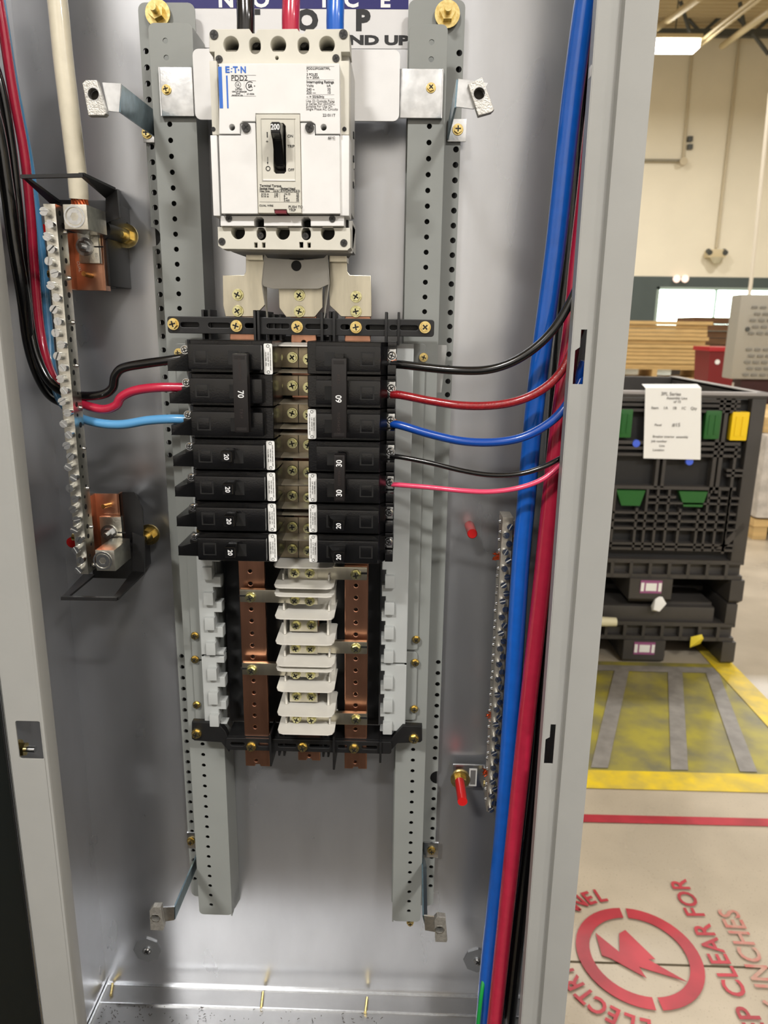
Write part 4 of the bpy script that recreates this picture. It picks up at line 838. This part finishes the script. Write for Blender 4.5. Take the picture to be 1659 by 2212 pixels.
# ================================================================ BRANCH BREAKERS
GEO = {'L': (-.1062, -.1745, -.180, -.1985, -1), 'R': (-.0792, -.0180, -.0125, -.0055, 1)}
def breaker(side, idx, amp, lab, group, order):
    xi, xf, xm, xo, s = GEO[side]
    zs = [zc[i] for i in idx]; n = len(idx)
    r = thing('branch_breaker', ((xi + xo) / 2, -.05, zs[-1] - .013), lab, 'circuit breaker', group)
    for i, z in enumerate(zs):
        c = MB().prismz([(xi, .045), (xi, .112), (xi + s * .001, .122), (xf, .122), (xf + s * .001, .120), (xm, .112), (xm, .045)], z - .0131, z + .0131)
        c.box(xi + s * .0085, xi + s * .0078, z - .0128, z + .0128, .1215, .1224)
        c.box(xi + s * .018, xi + s * .0174, z - .0128, z + .0128, .1215, .1224)
        bmesh.ops.bevel(c.bm, geom=[e for e in c.bm.edges if e.calc_length() > .01], offset=.0005, segments=1, affect='EDGES')
        c.build('case', blk, r)
        f = MB().box(xi + s * .0085, xf, z - .0102, z + .0098, .120, .1300, .0013).build('raised_face', blk, r)
        xw = xf - s * .0105; MB().box(xw - .0045, xw + .0045, z - .0045, z + .0045, .1299, .1304, .0003).build('square_window', blk, f)
        MB().box(xw - .0058, xw + .0058, z - .0056, z + .0056, .1298, .13008).build('window_frame', dark, f)
        # outer terminal step
        if side == 'L':
            t_ = MB().box(xm + .004, xo, z - .0132, z - .0045, .06, .108, .0006).box(xm + .004, xm - .008, z - .0045, z + .001, .06, .106, .0004)
            t_.hull([(xm + .003, -.11, z - .0045), (xm + .003, -.11, z - .0132), (xo + .004, -.109, z - .0045), (xo, -.109, z - .0132), (xm + .003, -.06, z - .0132), (xo, -.06, z - .0132), (xm, -.112, z + .001), (xm, -.06, z + .001)])
            t_.build('terminal_step', blk, r)
            screw('terminal_screw', (xm - .003, -.108, z + .0045), .0030, r, 'pan', steel)
        else:
            t_ = MB().box(xm, xo, z - .0131, z - .0055, .05, .115, .0005).box(xm, xo, z + .0095, z + .0131, .05, .115, .0005).box(xm, xo + .0002, z - .006, z + .0096, .05, .098)
            t_.build('terminal_step', blk, r)
            so = screw('terminal_screw', (xm + .0032, -.103, z + .002), .0034, r, 'pan', steel)
            MB().box(xm + .0005, xo - .0004, z - .0045, z + .0075, .098, .1015, .0006).build('lug_clamp', steel, r)
    zsC = (zs[0] + zs[-1]) / 2; rot = -90 if side == 'L' else 90
    if n == 1:
        xt = X(497 if side == 'L' else 733, 1120, .142); xr = X(520 if side == 'L' else 715, 1120, .13)
        MB().box(xr - .0040, xr + .0040, zs[0] - .0058, zs[0] + .0052, .129, .1303).build('toggle_slot', dark, r)
        tg = MB(); zz = zs[0] + (.0025 if side == 'L' else .0005)
        tg.hull([(xt - .0044, -.147, zz + .0045), (xt + .0044, -.147, zz + .0045), (xt - .0044, -.147, zz - .0045), (xt + .0044, -.147, zz - .0045), (xr - .003, -.129, zz + .0048), (xt - s * -.004, -.129, zz + .0048), (xr - .003, -.129, zz - .0048), (xt - s * -.004, -.129, zz - .0048)])
        bmesh.ops.bevel(tg.bm, geom=tg.bm.edges[:], offset=.0004, segments=1, affect='EDGES')
        g = tg.build('toggle', blk, r)
        MB().text(amp, xt + (.0 if side == 'L' else .0), zz, .1472, .0056, rot=rot, align='CENTER', sx=.9, bold=.00008).build('rating_number', ink_w, g)
    else:
        y_ = 850 if n == 3 else 1015
        xa, xb = (X(504, y_, .149), X(535, y_, .149)) if side == 'L' else ((X(716, y_, .149), X(748, y_, .149)) if n == 3 else (X(722, y_, .147), X(745, y_, .147)))
        e = .012 if n == 3 else .0095
        for z in zs: MB().box(min(xa, xb) - .0075 + (.0 if side == 'R' else .0), xa + .001, z - .006, z + .005, .129, .1303).build('toggle_slot', dark, r)
        for z in zs: MB().box((xa + xb) / 2 - .003, (xa + xb) / 2 + .003, z - .004, z + .004, .129, .142).build('toggle', blk, r)
        yt, yb, yc = {('L', 3): (766, 936, 853), ('R', 3): (773, 944, 860), ('R', 2): (981, 1081, 1031)}[(side, n)]
        zt_, zb_ = Z(620, yt, .149), Z(620, yb, .149); zsC = Z(620, yc, .149)
        tm = MB().box(xa, xb, zb_, zt_, .139, .149, .0008)
        tm.box(xa + .0016, xb - .0016, zt_ - .004, zt_ - .0015, .1488, .1493); tm.box(xa + .0016, xb - .0016, zb_ + .0015, zb_ + .004, .1488, .1493)
        g = tm.build('handle_tie', MT('handle tie brown black', (21, 17, 17), .4), r)
        xc = (xa + xb) / 2
        if n == 3:
            MB().text(amp, xc, zsC, .1492, .0068, rot=rot, align='CENTER', sx=.9, bold=.00008).build('rating_number', ink_w, g)
            k = -1 if side == 'R' else 1
            MB().text('COMMON', xc, zsC + k * .0195, .1492, .0030, rot=rot, align='CENTER', sp=1.4).text('TRIP', xc, zsC - k * .0155, .1492, .0030, rot=rot, align='CENTER', sp=1.4).build('moulded_lettering', emb, g)
        else:
            for z in zs: MB().text(amp, xc, Z(620, 999 if z == zs[0] else 1063, .149), .1492, .0066, rot=rot, align='CENTER', sx=.9, bold=.0001).build('rating_number', ink_w, g)
            MB().text('COMMON', xc, zsC, .1492, .0026, rot=rot, align='CENTER').build('moulded_lettering', emb, g)
    # sticker
    sz = zs[0] if side == 'L' else zs[-1]
    if n > 1: sz += (-.0015 if side == 'L' else 0)
    xk = xi + s * .0042
    sk = MB().plate([rrect(xk - .0035, xk + .0035, sz - .0124, sz + .0124, .0012)], .1222, .1226).build('sticker', paper, r)
    t = MB(); lines = ('LISTED CIRCUIT BREAKER UNIT', 'TYPE 120/240V  40°C', 'CU-AL WIRE   SWD')
    for j, l in enumerate(lines): t.text(l, xk - .0018 * (1 if side == 'L' else -1) * (j - 1) * 1.0, sz, .1228, .0013, rot=rot, align='CENTER', th=.00005)
    for zz in (sz + .0105, sz - .0105): t.plate([circ(xk, zz, .0013, 14), circ(xk, zz, .0010, 14)], .1226, .1229); 
    t.build('sticker_print', ink, sk)
    return r
g1 = None
breaker('L', (0, 1, 2), '70', 'black three pole breaker marked 70, top of the left row', g1, 0)
for i, o in zip((3, 4, 5, 6), ('first', 'second', 'third', 'fourth')):
    breaker('L', (i,), '20', {'first': 'black single pole 20 breaker directly under the 70 breaker in the left row', 'second': 'second black single pole 20 breaker from the top in the left row', 'third': 'third black single pole 20 breaker from the top in the left row', 'fourth': 'lowest black single pole 20 breaker in the left row'}[o], 'single pole breakers', i)
breaker('R', (0, 1, 2), '60', 'black three pole breaker marked 60, top of the right row', None, 0)
breaker('R', (3, 4), '30', 'black two pole breaker marked 30 twice, in the right row', None, 0)
breaker('R', (5,), '20', 'black single pole 20 breaker just under the 30 breaker in the right row', 'single pole breakers', 0)
breaker('R', (6,), '20', 'lowest black single pole 20 breaker in the right row', 'single pole breakers', 0)
# ================================================================ NEUTRAL BAR (left)
nb = thing('neutral_terminal_bar', (-.286, -.1, 1.2785), 'long silver terminal bar full of slotted screws on the left side', 'terminal bar')
nx0, nx1, nzt, nzb = -.2910, -.2812, 1.5917, 1.2785
MB().box(nx0, nx1, nzb, nzt, .092, .110, .0004).build('bar', alu, nb)
hb2 = fastener('slot', steel)
ns = 33
for i in range(ns):
    z = nzt - .0065 - i * (nzt - nzb - .012) / (ns - 1); x = nx0 + .0028 + (.0030 if i % 2 else -.0002) + (i % 3) * .0004
    s_ = random.choice((1, 1, 1.25, .8))
    screw('terminal_screw', (x, -.1095, z), .0034, nb, 'slot', steel, rot=random.uniform(0, 3.1))
dh = MB().cyl((0, 0, 0), (.0003, 0, 0), .0024, n=14).build('hole_src', dark, centre=False); dhm = dh.data; bpy.data.objects.remove(dh)
for i in range(34):
    z = nzt - .006 - i * .0091; inst(dhm, 'wire_hole', (nx1, -.1035 + (.0045 if i % 3 == 1 else 0), z), nb, s=random.choice((.6, .9, 1.0, .55)))
for i in range(9): a = (nx1 - .0005, -.097, nzt - .02 - i * .036); MB().cyl(a, (nx1 + .0022, -.097, a[2]), .0022, .0012).build('screw_tip', steel, nb)
def lug(lab, front, side_x, tongue, nut, scr, up):
    d = .109; a, b = P(front[0], front[1], d), P(front[2], front[3], d)
    r = thing('cable_lug', ((a[0] + b[0]) / 2, -.08, (a[2] + b[2]) / 2), lab, 'cable lug')
    MB().box(a[0] if up else a[0], b[0], b[2], a[2], .070, d, .0008).build('barrel_block', alu, r)
    c_, e_ = P(tongue[0], tongue[1], .066), P(tongue[2], tongue[3], .066)
    MB().box(c_[0], e_[0], e_[2], c_[2], .060, .066, .0006).build('tongue', alu, r)
    zj0, zj1 = (c_[2], b[2] + .004) if up else (a[2] - .004, e_[2])
    MB().hull([(max(c_[0], a[0]), -.060, zj0), (e_[0], -.060, zj0), (max(c_[0], a[0]), -.066, zj0), (e_[0], -.066, zj0), (a[0] + .004, -.070, zj1), (b[0], -.070, zj1), (a[0] + .004, -.076, zj1), (b[0], -.076, zj1)]).build('neck', alu, r)
    p = P(*nut, .066); screw('lug_nut', p, .0044, r, 'nut', steel)
    MB().box(p[0] + .008, p[0] + .016, p[2] - .0005, p[2] + .0007, .066, .0664).build('black_mark', dark, r)
    t = MB().text('CUAL', p[0] - .0075, p[2] - .012, .0664, .0035, rot=-80).text('250', p[0] + .010, p[2] - .010, .0664, .0035, rot=100); t.build('stamped_text', MT('stamp', (230, 228, 220), .5), r)
    q = P(*scr, d); MB().plate([circ(q[0], q[2], .0086, 28), circ(q[0], q[2], .0072, 28)], d, d + .0006).plate([circ(q[0], q[2], .0062, 28), circ(q[0], q[2], .0034, 6)], d - .001, d + .0002).build('set_screw', steel, r)
    return r
def copper_plate(lab, box_, stud):
    d = .058; a, b = P(box_[0], box_[1], d), P(box_[2], box_[3], d)
    r = thing('copper_bracket', ((a[0] + b[0]) / 2, -d, b[2]), lab, 'copper bracket')
    m = MB().box(a[0], b[0], b[2], a[2], d - .003, d, .0006).box(a[0] - .001, a[0] + .003, b[2], a[2], d - .002, .092, .0008).box(b[0] - .002, b[0], b[2], a[2], d - .01, d + .0008)
    m.build('plate', copper, r)
    p = P(*stud, d); MB().cyl(p, p + Vector((-.002, -.012, .001)), .0022).build('brass_stud', brass, r)
    return r
copper_plate('upper copper bracket under the white cable lug', (150, 503, 230, 628), (198, 596))
copper_plate('lower copper bracket above the empty lug', (198, 1066, 268, 1212), (238, 1090))
lug('upper silver lug gripping the white cable', (135, 441, 191, 496), 215, (166, 500, 216, 569), (184, 533), (161, 468), True)
lug('lower empty silver lug at the bottom of the terminal bar', (205, 1188, 250, 1234), 272, (214, 1116, 266, 1182), (236, 1150), (222, 1211), False)
def sup(lab, up):
    q = lambda x, y, d: P(x, y, d)
    if up:
        r = thing('insulating_support', P(240, 500, .03), lab, 'insulating support')
        MB().slab([q(46, 378, .135), q(180, 375, .135), q(181, 383, .135), q(46, 386, .135)], .0035).build('hood_front_bar', blkm, r)
        MB().slab([q(46, 379, .135), q(60, 384, .132), q(132, 437, .075), q(108, 437, .075)], .002).build('hood_left_arm', blkm, r)
        MB().slab([q(170, 376, .135), q(182, 376, .135), q(250, 408, .062), q(228, 426, .062)], .002).build('hood_right_arm', blkm, r)
        MB().hull([q(228, 424, .062), q(252, 408, .062), q(228, 482, .062), q(258, 470, .062), q(236, 424, .0), q(258, 410, .0), q(236, 482, .0), q(262, 470, .0)]).build('side_wall', blkm, r)
        MB().box(X(112, 470, .05), X(238, 470, .05), Z(200, 505, .05), Z(200, 432, .05), .0, .05, .001).build('base_block', blkm, r)
        MB().box(X(155, 600, .052), X(238, 600, .052), Z(240, 618, .05), Z(240, 500, .05), .0, .052, .001).hull([q(232, 520, .052), q(246, 520, .03), q(232, 622, .052), q(250, 622, .03), q(240, 520, .0), q(266, 540, .0), q(240, 622, .0), q(262, 600, .0)]).build('lower_block', blkm, r)
        e = q(250, 505, .02)
        MB().cyl((e[0], 0, e[2]), (e[0], -.055, e[2]), .0088).hull([q(252, 480, .01), q(275, 480, .01), q(268, 540, .01), q(245, 560, .01), q(252, 480, .0), q(285, 490, .0), q(278, 535, .0), q(245, 560, .0)]).build('mounting_ear', blkm, r)
        screw('stud_nut', q(274, 510, .014), .0062, r, 'nut', brass)
    else:
        r = thing('insulating_support', P(290, 1180, .03), lab, 'insulating support')
        MB().slab([q(133, 1288, .135), q(254, 1290, .135), q(254, 1297, .135), q(133, 1295, .135)], .0035).build('hood_front_bar', blkm, r)
        MB().slab([q(133, 1292, .135), q(146, 1292, .135), q(205, 1243, .075), q(182, 1240, .075)], .002).build('hood_left_arm', blkm, r)
        MB().slab([q(243, 1294, .135), q(256, 1294, .135), q(312, 1238, .062), q(286, 1236, .062)], .002).build('hood_right_arm', blkm, r)
        MB().hull([q(286, 1150, .062), q(312, 1160, .062), q(286, 1238, .062), q(312, 1238, .062), q(290, 1150, .0), q(314, 1160, .0), q(290, 1238, .0), q(314, 1238, .0)]).build('side_wall', blkm, r)
        MB().box(X(200, 1240, .05), X(290, 1240, .05), Z(250, 1250, .05), Z(250, 1190, .05), .0, .05, .001).build('base_block', blkm, r)
        MB().hull([q(262, 1063, .05), q(290, 1063, .05), q(306, 1095, .05), q(310, 1140, .05), q(262, 1200, .05), q(306, 1190, .05), q(266, 1068, 0), q(296, 1068, 0), q(310, 1100, 0), q(266, 1200, 0), q(312, 1190, 0)]).build('upper_block', blkm, r)
        e = q(300, 1165, .02); MB().cyl((e[0], 0, e[2]), (e[0], -.055, e[2]), .0088).build('mounting_ear', blkm, r)
        screw('stud_nut', q(323, 1154, .014), .0062, r, 'nut', brass)
    return r
sup('upper black plastic support with an open hood around the white cable', True)
sup('lower black plastic support with an open hood pointing down', False)
for x_, y_, lab in ((96, 498, 'small red cap left of the upper end of the left terminal bar'), (155, 1172, 'small red cap left of the lower end of the left terminal bar')):
    a = P(x_, y_, .03); tag(MB().cyl((a[0], 0, a[2]), a, .0055).build('red_vinyl_cap', red_p), lab, 'plug')  # red vinyl caps standing on the back panel
for x_, y_, lab in ((105, 592, 'brass bolt end peeking out left of the terminal bar, below the red cap'), (157, 1160, 'brass bolt end peeking out above the lower left red cap')):
    a = P(x_, y_, .06); tag(MB().cyl((a[0] + .008, a[1], a[2]), a, .0035).build('brass_bolt', brass), lab, 'bolt')
# ================================================================ GROUND BAR (right)
gb = thing('ground_terminal_bar', (.1, -.05, 1.007), 'long silver terminal bar with slotted screws beside the blue cable', 'terminal bar')
gx0, gx1, gzt, gzb = .0975, .1075, 1.3265, 1.006
MB().box(gx0, gx1, gzb, gzt, .036, .060, .0004).build('bar', MT('ground bar tin', (196, 190, 178), .42, .8, .1, 200), gb)
for i in range(38):
    z = gzt - .008 - i * (gzt - gzb - .014) / 37; x = gx0 + .0035 + (.0032 if i % 2 == 0 else 0)
    screw('terminal_screw', (x, -.0595, z), .0031, gb, 'slot', steel, rot=random.uniform(0, 3.1))
for i in range(34): MB().cyl((gx0, -.047 - (.005 if i % 2 else 0), gzt - .008 - i * .0092), (gx0 - .0018, -.047 - (.005 if i % 2 else 0), gzt - .008 - i * .0092), .0022, .0014, n=10).build('screw_tip', steel, gb)
for x_, y_, n_ in ((1072, 1203, 7), (1057, 1546, 3), (1050, 1668, 7)):
    m = MB()
    for i in range(n_ * 2):
        a = P(x_ + random.uniform(-2, 3), y_ + random.uniform(-7, 7), .05); m.tube([a + Vector((.006, 0, 0)), a, a + Vector((-.003, -.001, random.uniform(-.002, .002)))], .0006, n=5, k=3)
    m.build('copper_strands', copper_w, gb)
br = thing('ground_bar_bracket', P(1010, 1680, .01), 'zinc bracket with brass nut and red capped stud beside the right terminal bar foot', 'bracket')
b0, b1 = P(979, 1652, .012), P(1046, 1702, .012)
MB().box(b0[0], b1[0], b1[2], b0[2], .0095, .012, .0004).box(b1[0] - .002, b1[0], b1[2], b0[2], .012, .05, .0004).build('plate', zinc, br)
q0, q1 = P(1014, 1660, .0122), P(1029, 1698, .0122); MB().box(q0[0], q1[0], q1[2], q0[2], .0118, .0124).build('label', paper, br)
MB().box(q0[0] + .0015, q1[0] - .0015, q1[2] + .002, q0[2] - .002, .0123, .0126).build('label_print', inkg, br)
sn = screw('stud_nut', P(994, 1682, .012), .0062, br, 'nut', brass)
a = P(993, 1688, .026); b = P(997, 1726, .058); MB().cyl(a, (a[0] + .0005, -.060, a[2] - .001), .0052).build('red_cap', red_p, br)
a = P(1044, 1692, .03); MB().cyl(a, a + Vector((.006, 0, 0)), .003).build('bracket_screw', brass, br)
a = P(1014, 1135, .0); tag(MB().cyl(a, (a[0] + .0003, -.030, a[2] - .0005), .0050).cyl((a[0] + .0003, -.030, a[2] - .0005), (a[0] + .0003, -.031, a[2] - .0005), .0050, .0042).build('red_vinyl_cap', red_p), 'red cap on a stud of the back panel, left of the right terminal bar', 'cap')
ub = thing('zinc_bracket', P(1112, 1150, .03), 'small zinc bracket behind the top of the right terminal bar', 'bracket')
b0, b1 = P(1100, 1124, .03), P(1135, 1160, .03); MB().box(b0[0], b1[0], b1[2], b0[2], .027, .030, .0004).box(b0[0], b0[0] + .002, b1[2], b0[2], .0, .03).build('plate', zinc, ub)
screw('bracket_screw', P(1110, 1163, .03), .003, ub, 'hex', brass)
# ================================================================ TRIM CLAMPS
def clamp(lab, foot, fscr, arm, pad, nut, hole, rotn, dpad=.12):
    f0, f1 = P(foot[0], foot[1], .0145), P(foot[2], foot[3], .0145)
    r = thing('trim_clamp', ((f0[0] + f1[0]) / 2, -.012, f1[2]), lab, 'clamp')
    ft = MB().box(f0[0], f1[0], f1[2], f0[2], .0125, .0150, .0003).build('foot', zinc, r)
    if fscr: screw('foot_screw', P(*fscr, .015), .0040, ft, 'hex', brass, rot=0)
    MB().slab([P(*p) for p in arm], .0016).build('arm', MT('blued zinc', (128, 152, 166), .28, 1, .15, 120), r)
    MB().slab([P(*p, dpad) for p in pad], .0018).build('pad', zinc, r)
    c = [P(*p, dpad + .003) for p in nut]; h = P(*hole, dpad + .003)
    MB().plate([[(v[0], v[2]) for v in c], circ(h[0], h[2], .0042, 20)], dpad + .001, dpad + .0075, .0005).build('square_nut', nutm, r)
    MB().cyl((h[0], -dpad - .0008, h[2]), (h[0], -dpad - .0012, h[2]), .0042).build('threaded_hole', MT('hole shade', (60, 58, 55), .5, 1), r)
    MB().plate([circ(h[0], h[2], .0052, 6), circ(h[0], h[2], .0042, 20)], dpad + .0074, dpad + .0077).build('hole_chamfer', steel, r)
    return r
clamp('zinc clamp arm reaching out left of the top of the left rail', (309, 288, 334, 308), (318, 288), [(258, 180, .12), (258, 242, .12), (334, 296, .016), (334, 240, .016)], [(222, 179), (262, 181), (258, 243), (235, 240)], [(183, 184), (190, 177), (214, 177), (234, 248), (230, 253), (196, 253)], (207, 207), 0)
clamp('zinc clamp with tilted nut right of the top of the right rail', (968, 257, 1006, 306), (989, 280), [(988, 172, .12), (984, 232, .12), (967, 300, .02), (970, 262, .02)], [(990, 171), (1054, 180), (1024, 236), (985, 231)], [(1010, 186), (1040, 171), (1066, 240), (1060, 246), (1032, 254)], (1034, 206), 0)
clamp('zinc clamp hanging at the foot of the left rail', (404, 1798, 426, 1832), (413, 1816), [(377, 1958, .12), (377, 1986, .12), (425, 1872, .02), (425, 1845, .02)], [(352, 1959), (377, 1958), (377, 1986), (350, 1990)], [(326, 1960), (333, 1952), (350, 1952), (357, 1998), (355, 2003), (328, 2002)], (339, 1976), 0)
clamp('zinc clamp at the foot of the right rail', (916, 1820, 946, 1852), (932, 1836), [(914, 1978, .12), (922, 2008, .12), (920, 1870, .02), (912, 1840, .02)], [(916, 1977), (942, 1980), (940, 2012), (918, 2008)], [(938, 1980), (944, 1973), (962, 1975), (966, 2024), (964, 2028), (940, 2027)], (949, 2001), 0)
for x_, y_, lab in ((318, 2053, 'octagonal steel washer with round bolt, lower left of the back panel'), (1032, 2076, 'octagonal steel washer half hidden behind the blue cable at the bottom')):
    a = P(x_, y_, .002); r = thing('octagonal_washer', a, lab, 'washer')
    MB().cyl((a[0], 0, a[2]), (a[0], -.002, a[2]), .0172, n=8).build('washer', MT('dull zinc', (150, 152, 154), .5, .7), r)
    screw('carriage_bolt', (a[0], -.002, a[2]), .0045, r, 'pan', steel)
# ================================================================ CABLES
def cable(name, pts, r, m, lab, seg=14, nm='cable'):
    return tag(MB().tube([P(*p) for p in pts], r, n=seg).build(name, m), lab, nm)
cable('feeder_cable', [(530, -60, .085), (530, 0, .088), (531, 40, .09), (531, 75, .09)], .0070, c_black, 'thick black cable entering the top of the main breaker')
cable('feeder_cable', [(630, -60, .085), (629, 0, .088), (628, 40, .09), (628, 75, .09)], .0070, c_red, 'thick red cable entering the top middle of the main breaker')
cable('feeder_cable', [(725, -60, .085), (725, 0, .088), (724, 40, .09), (724, 75, .09)], .0070, c_blue, 'thick blue cable entering the top of the main breaker')
wc = thing('neutral_cable', P(168, 400, .09), 'thick off white cable running down into the upper left lug', 'cable')
MB().tube([P(x, y, d) for x, y, d in ((110, -90, .088), (124, 0, .09), (136, 120, .092), (148, 220, .093), (160, 320, .092), (167, 380, .09), (171, 430, .088))], .0077, n=20).build('insulation', c_white, wc)
m = MB()
for i in range(14):
    t = 2 * math.pi * i / 14; a = P(171, 425, .088); b = P(173, 445, .088); o = Vector((math.cos(t) * .0058, math.sin(t) * .0058, 0)); o2 = Vector((math.cos(t + .5) * .0058, math.sin(t + .5) * .0058, 0))
    m.tube([a + o, b + o2], .0012, n=6, smooth=False)
m.build('copper_strands', copper_w, wc)
cable('feeder_cable', [(1284, -80, .10), (1265, 0, .10), (1244, 150, .10), (1228, 280, .10), (1213, 420, .10), (1197, 560, .098), (1178, 700, .095), (1162, 820, .092), (1148, 950, .09), (1137, 1080, .088), (1126, 1200, .088), (1118, 1320, .088), (1108, 1480, .086), (1097, 1640, .085), (1085, 1800, .085), (1068, 1960, .085), (1052, 2110, .085), (1040, 2260, .085)], .0083, c_blue, 'thick blue cable sweeping down the right side of the enclosure', 18)
cable('feeder_cable', [(1320, 0, .09), (1300, 150, .095), (1283, 280, .10), (1268, 420, .10), (1252, 560, .10), (1238, 700, .10), (1222, 820, .10), (1205, 950, .098), (1188, 1100, .096), (1172, 1250, .095), (1155, 1400, .096), (1137, 1560, .10), (1120, 1720, .104), (1103, 1880, .104), (1086, 2040, .10), (1066, 2230, .10)], .0083, c_red, 'thick red cable running down just right of the thick blue cable', 18)
cable('feeder_cable', [(1276, 0, .05), (1262, 200, .05), (1247, 420, .05), (1226, 640, .05), (1210, 800, .05), (1195, 1000, .058), (1194, 1100, .066), (1192, 1200, .072), (1184, 1320, .076), (1173, 1460, .078), (1161, 1620, .081), (1147, 1760, .086), (1131, 1900, .086), (1115, 2040, .084), (1094, 2230, .084)], .0083, c_black, 'thick black cable behind the thick red one on the right side', 18)
cable('neutral_feeder', [(1262, 150, .04), (1248, 380, .04), (1228, 560, .04), (1208, 760, .04), (1194, 950, .04), (1186, 1100, .03), (1182, 1180, .02)], .0065, c_white, 'off white cable behind the blue and red cables on the right side', 14)
# right branch wires
cable('branch_wire', [(846, 787, .102), (870, 788, .106), (920, 794, .112), (985, 800, .118), (1050, 799, .120), (1105, 783, .122), (1155, 752, .124), (1195, 712, .124), (1228, 660, .124), (1249, 615, .122), (1262, 570, .118)], .0036, c_black, 'black wire curving up from the top terminal of the 60 breaker', 12, 'wire')
cable('branch_wire', [(846, 852, .102), (870, 854, .106), (930, 866, .112), (1000, 876, .118), (1070, 875, .120), (1130, 862, .122), (1180, 835, .124), (1215, 798, .124), (1240, 745, .122), (1258, 700, .118)], .0036, c_dred, 'dark red wire curving from the middle terminal of the 60 breaker', 12, 'wire')
cable('branch_wire', [(846, 915, .102), (870, 920, .106), (930, 938, .112), (1000, 953, .118), (1070, 955, .120), (1130, 944, .122), (1180, 918, .124), (1215, 886, .124), (1246, 838, .120), (1262, 800, .115)], .0036, c_dblue, 'deep blue wire curving from the lowest terminal of the 60 breaker', 12, 'wire')
cable('branch_wire', [(843, 985, .102), (870, 988, .106), (930, 1000, .112), (1000, 1017, .118), (1060, 1026, .120), (1120, 1024, .122), (1170, 1010, .124), (1210, 990, .122), (1235, 972, .115)], .0022, c_black, 'thin black wire from the upper terminal of the 30 breaker', 12, 'wire')
cable('branch_wire', [(842, 1046, .102), (870, 1048, .106), (930, 1053, .112), (1000, 1060, .118), (1060, 1062, .120), (1120, 1054, .122), (1170, 1036, .124), (1205, 1008, .122), (1235, 975, .115)], .0022, c_pink, 'thin pink wire from the lower terminal of the 30 breaker', 12, 'wire')
for y_ in (783, 848, 911):
    m = MB()
    for i in range(7): a = P(846, y_ + random.uniform(-4, 6), .104); m.tube([a, a + Vector((.004, .0005, random.uniform(-.001, .001)))], .0006, n=5, smooth=False)
    tag(m.build('bare_strands', copper_w), {783: 'bare copper strands where the black wire enters the 60 breaker', 848: 'bare copper strands where the dark red wire enters the 60 breaker', 911: 'bare copper strands where the deep blue wire enters the 60 breaker'}[y_], 'copper strands')
# left branch wires
cable('branch_wire', [(-40, 60, .08), (2, 190, .08), (26, 330, .078), (42, 480, .075), (55, 620, .072), (72, 740, .072), (98, 810, .075), (132, 844, .078), (178, 855, .082), (222, 852, .088), (243, 838, .09), (249, 812, .092), (266, 795, .094), (310, 786, .098), (360, 779, .10), (402, 772, .10)], .0040, c_black, 'black wire running down the left side and bending into the 70 breaker', 14, 'wire')
cable('branch_wire', [(-10, -40, .075), (8, 70, .075), (28, 200, .074), (52, 330, .068), (65, 450, .062), (76, 600, .056), (88, 720, .056), (108, 800, .066), (140, 850, .074), (180, 873, .082), (222, 884, .088), (250, 876, .092), (262, 858, .094), (290, 844, .097), (340, 837, .10), (408, 837, .10)], .0040, c_red, 'red wire running down the left side and bending into the 70 breaker', 14, 'wire')
cable('branch_wire', [(-8, -60, .055), (10, 60, .055), (31, 190, .052), (57, 320, .046), (77, 450, .04), (94, 580, .038), (104, 700, .04), (112, 790, .05), (128, 858, .062), (160, 895, .074), (205, 912, .084), (260, 917, .09), (320, 908, .096), (370, 905, .10), (412, 906, .10)], .0040, c_lblue, 'light blue wire with black printing bending into the 70 breaker', 14, 'wire')
cable('branch_wire', [(-60, 120, .10), (-10, 260, .10), (14, 400, .098), (30, 520, .096), (50, 640, .09), (62, 735, .07), (80, 800, .055), (108, 850, .048), (145, 872, .045)], .0055, c_black, 'second black wire at the far left, left of the bending one', 14, 'wire')
cable('green_wire', [(1218, 1290, .10), (1208, 1350, .085), (1190, 1420, .07), (1172, 1480, .06), (1160, 1520, .05)], .0030, c_green, 'green wire behind the right lip, above the lower slot', 12, 'wire')
cable('green_wire', [(1140, 1690, .06), (1156, 1690, .065), (1160, 1715, .07), (1158, 1760, .07), (1146, 1800, .065), (1125, 1830, .06)], .0044, c_green, 'green wire loop right of the thick black cable, near the lower slot', 12, 'wire')
cable('green_wire', [(1056, 2060, .07), (1044, 2120, .09), (1036, 2180, .10), (1028, 2260, .10)], .0022, c_green, 'thin green wire beside the blue cable at the bottom', 12, 'wire')
cable('branch_wire', [(1250, 850, .115), (1252, 810, .118), (1262, 780, .12)], .0035, c_dblue, 'piece of blue wire showing through the upper slot of the right flange', 12, 'wire')
a = P(1283, 155, .135); tag(MB().box(a[0] - .003, a[0] + .003, a[2] - .004, a[2] + .004, .13, .138, .001).build('cable_tie_block', white), 'tiny white cable tie block at the right lip near the top', 'cable tie')
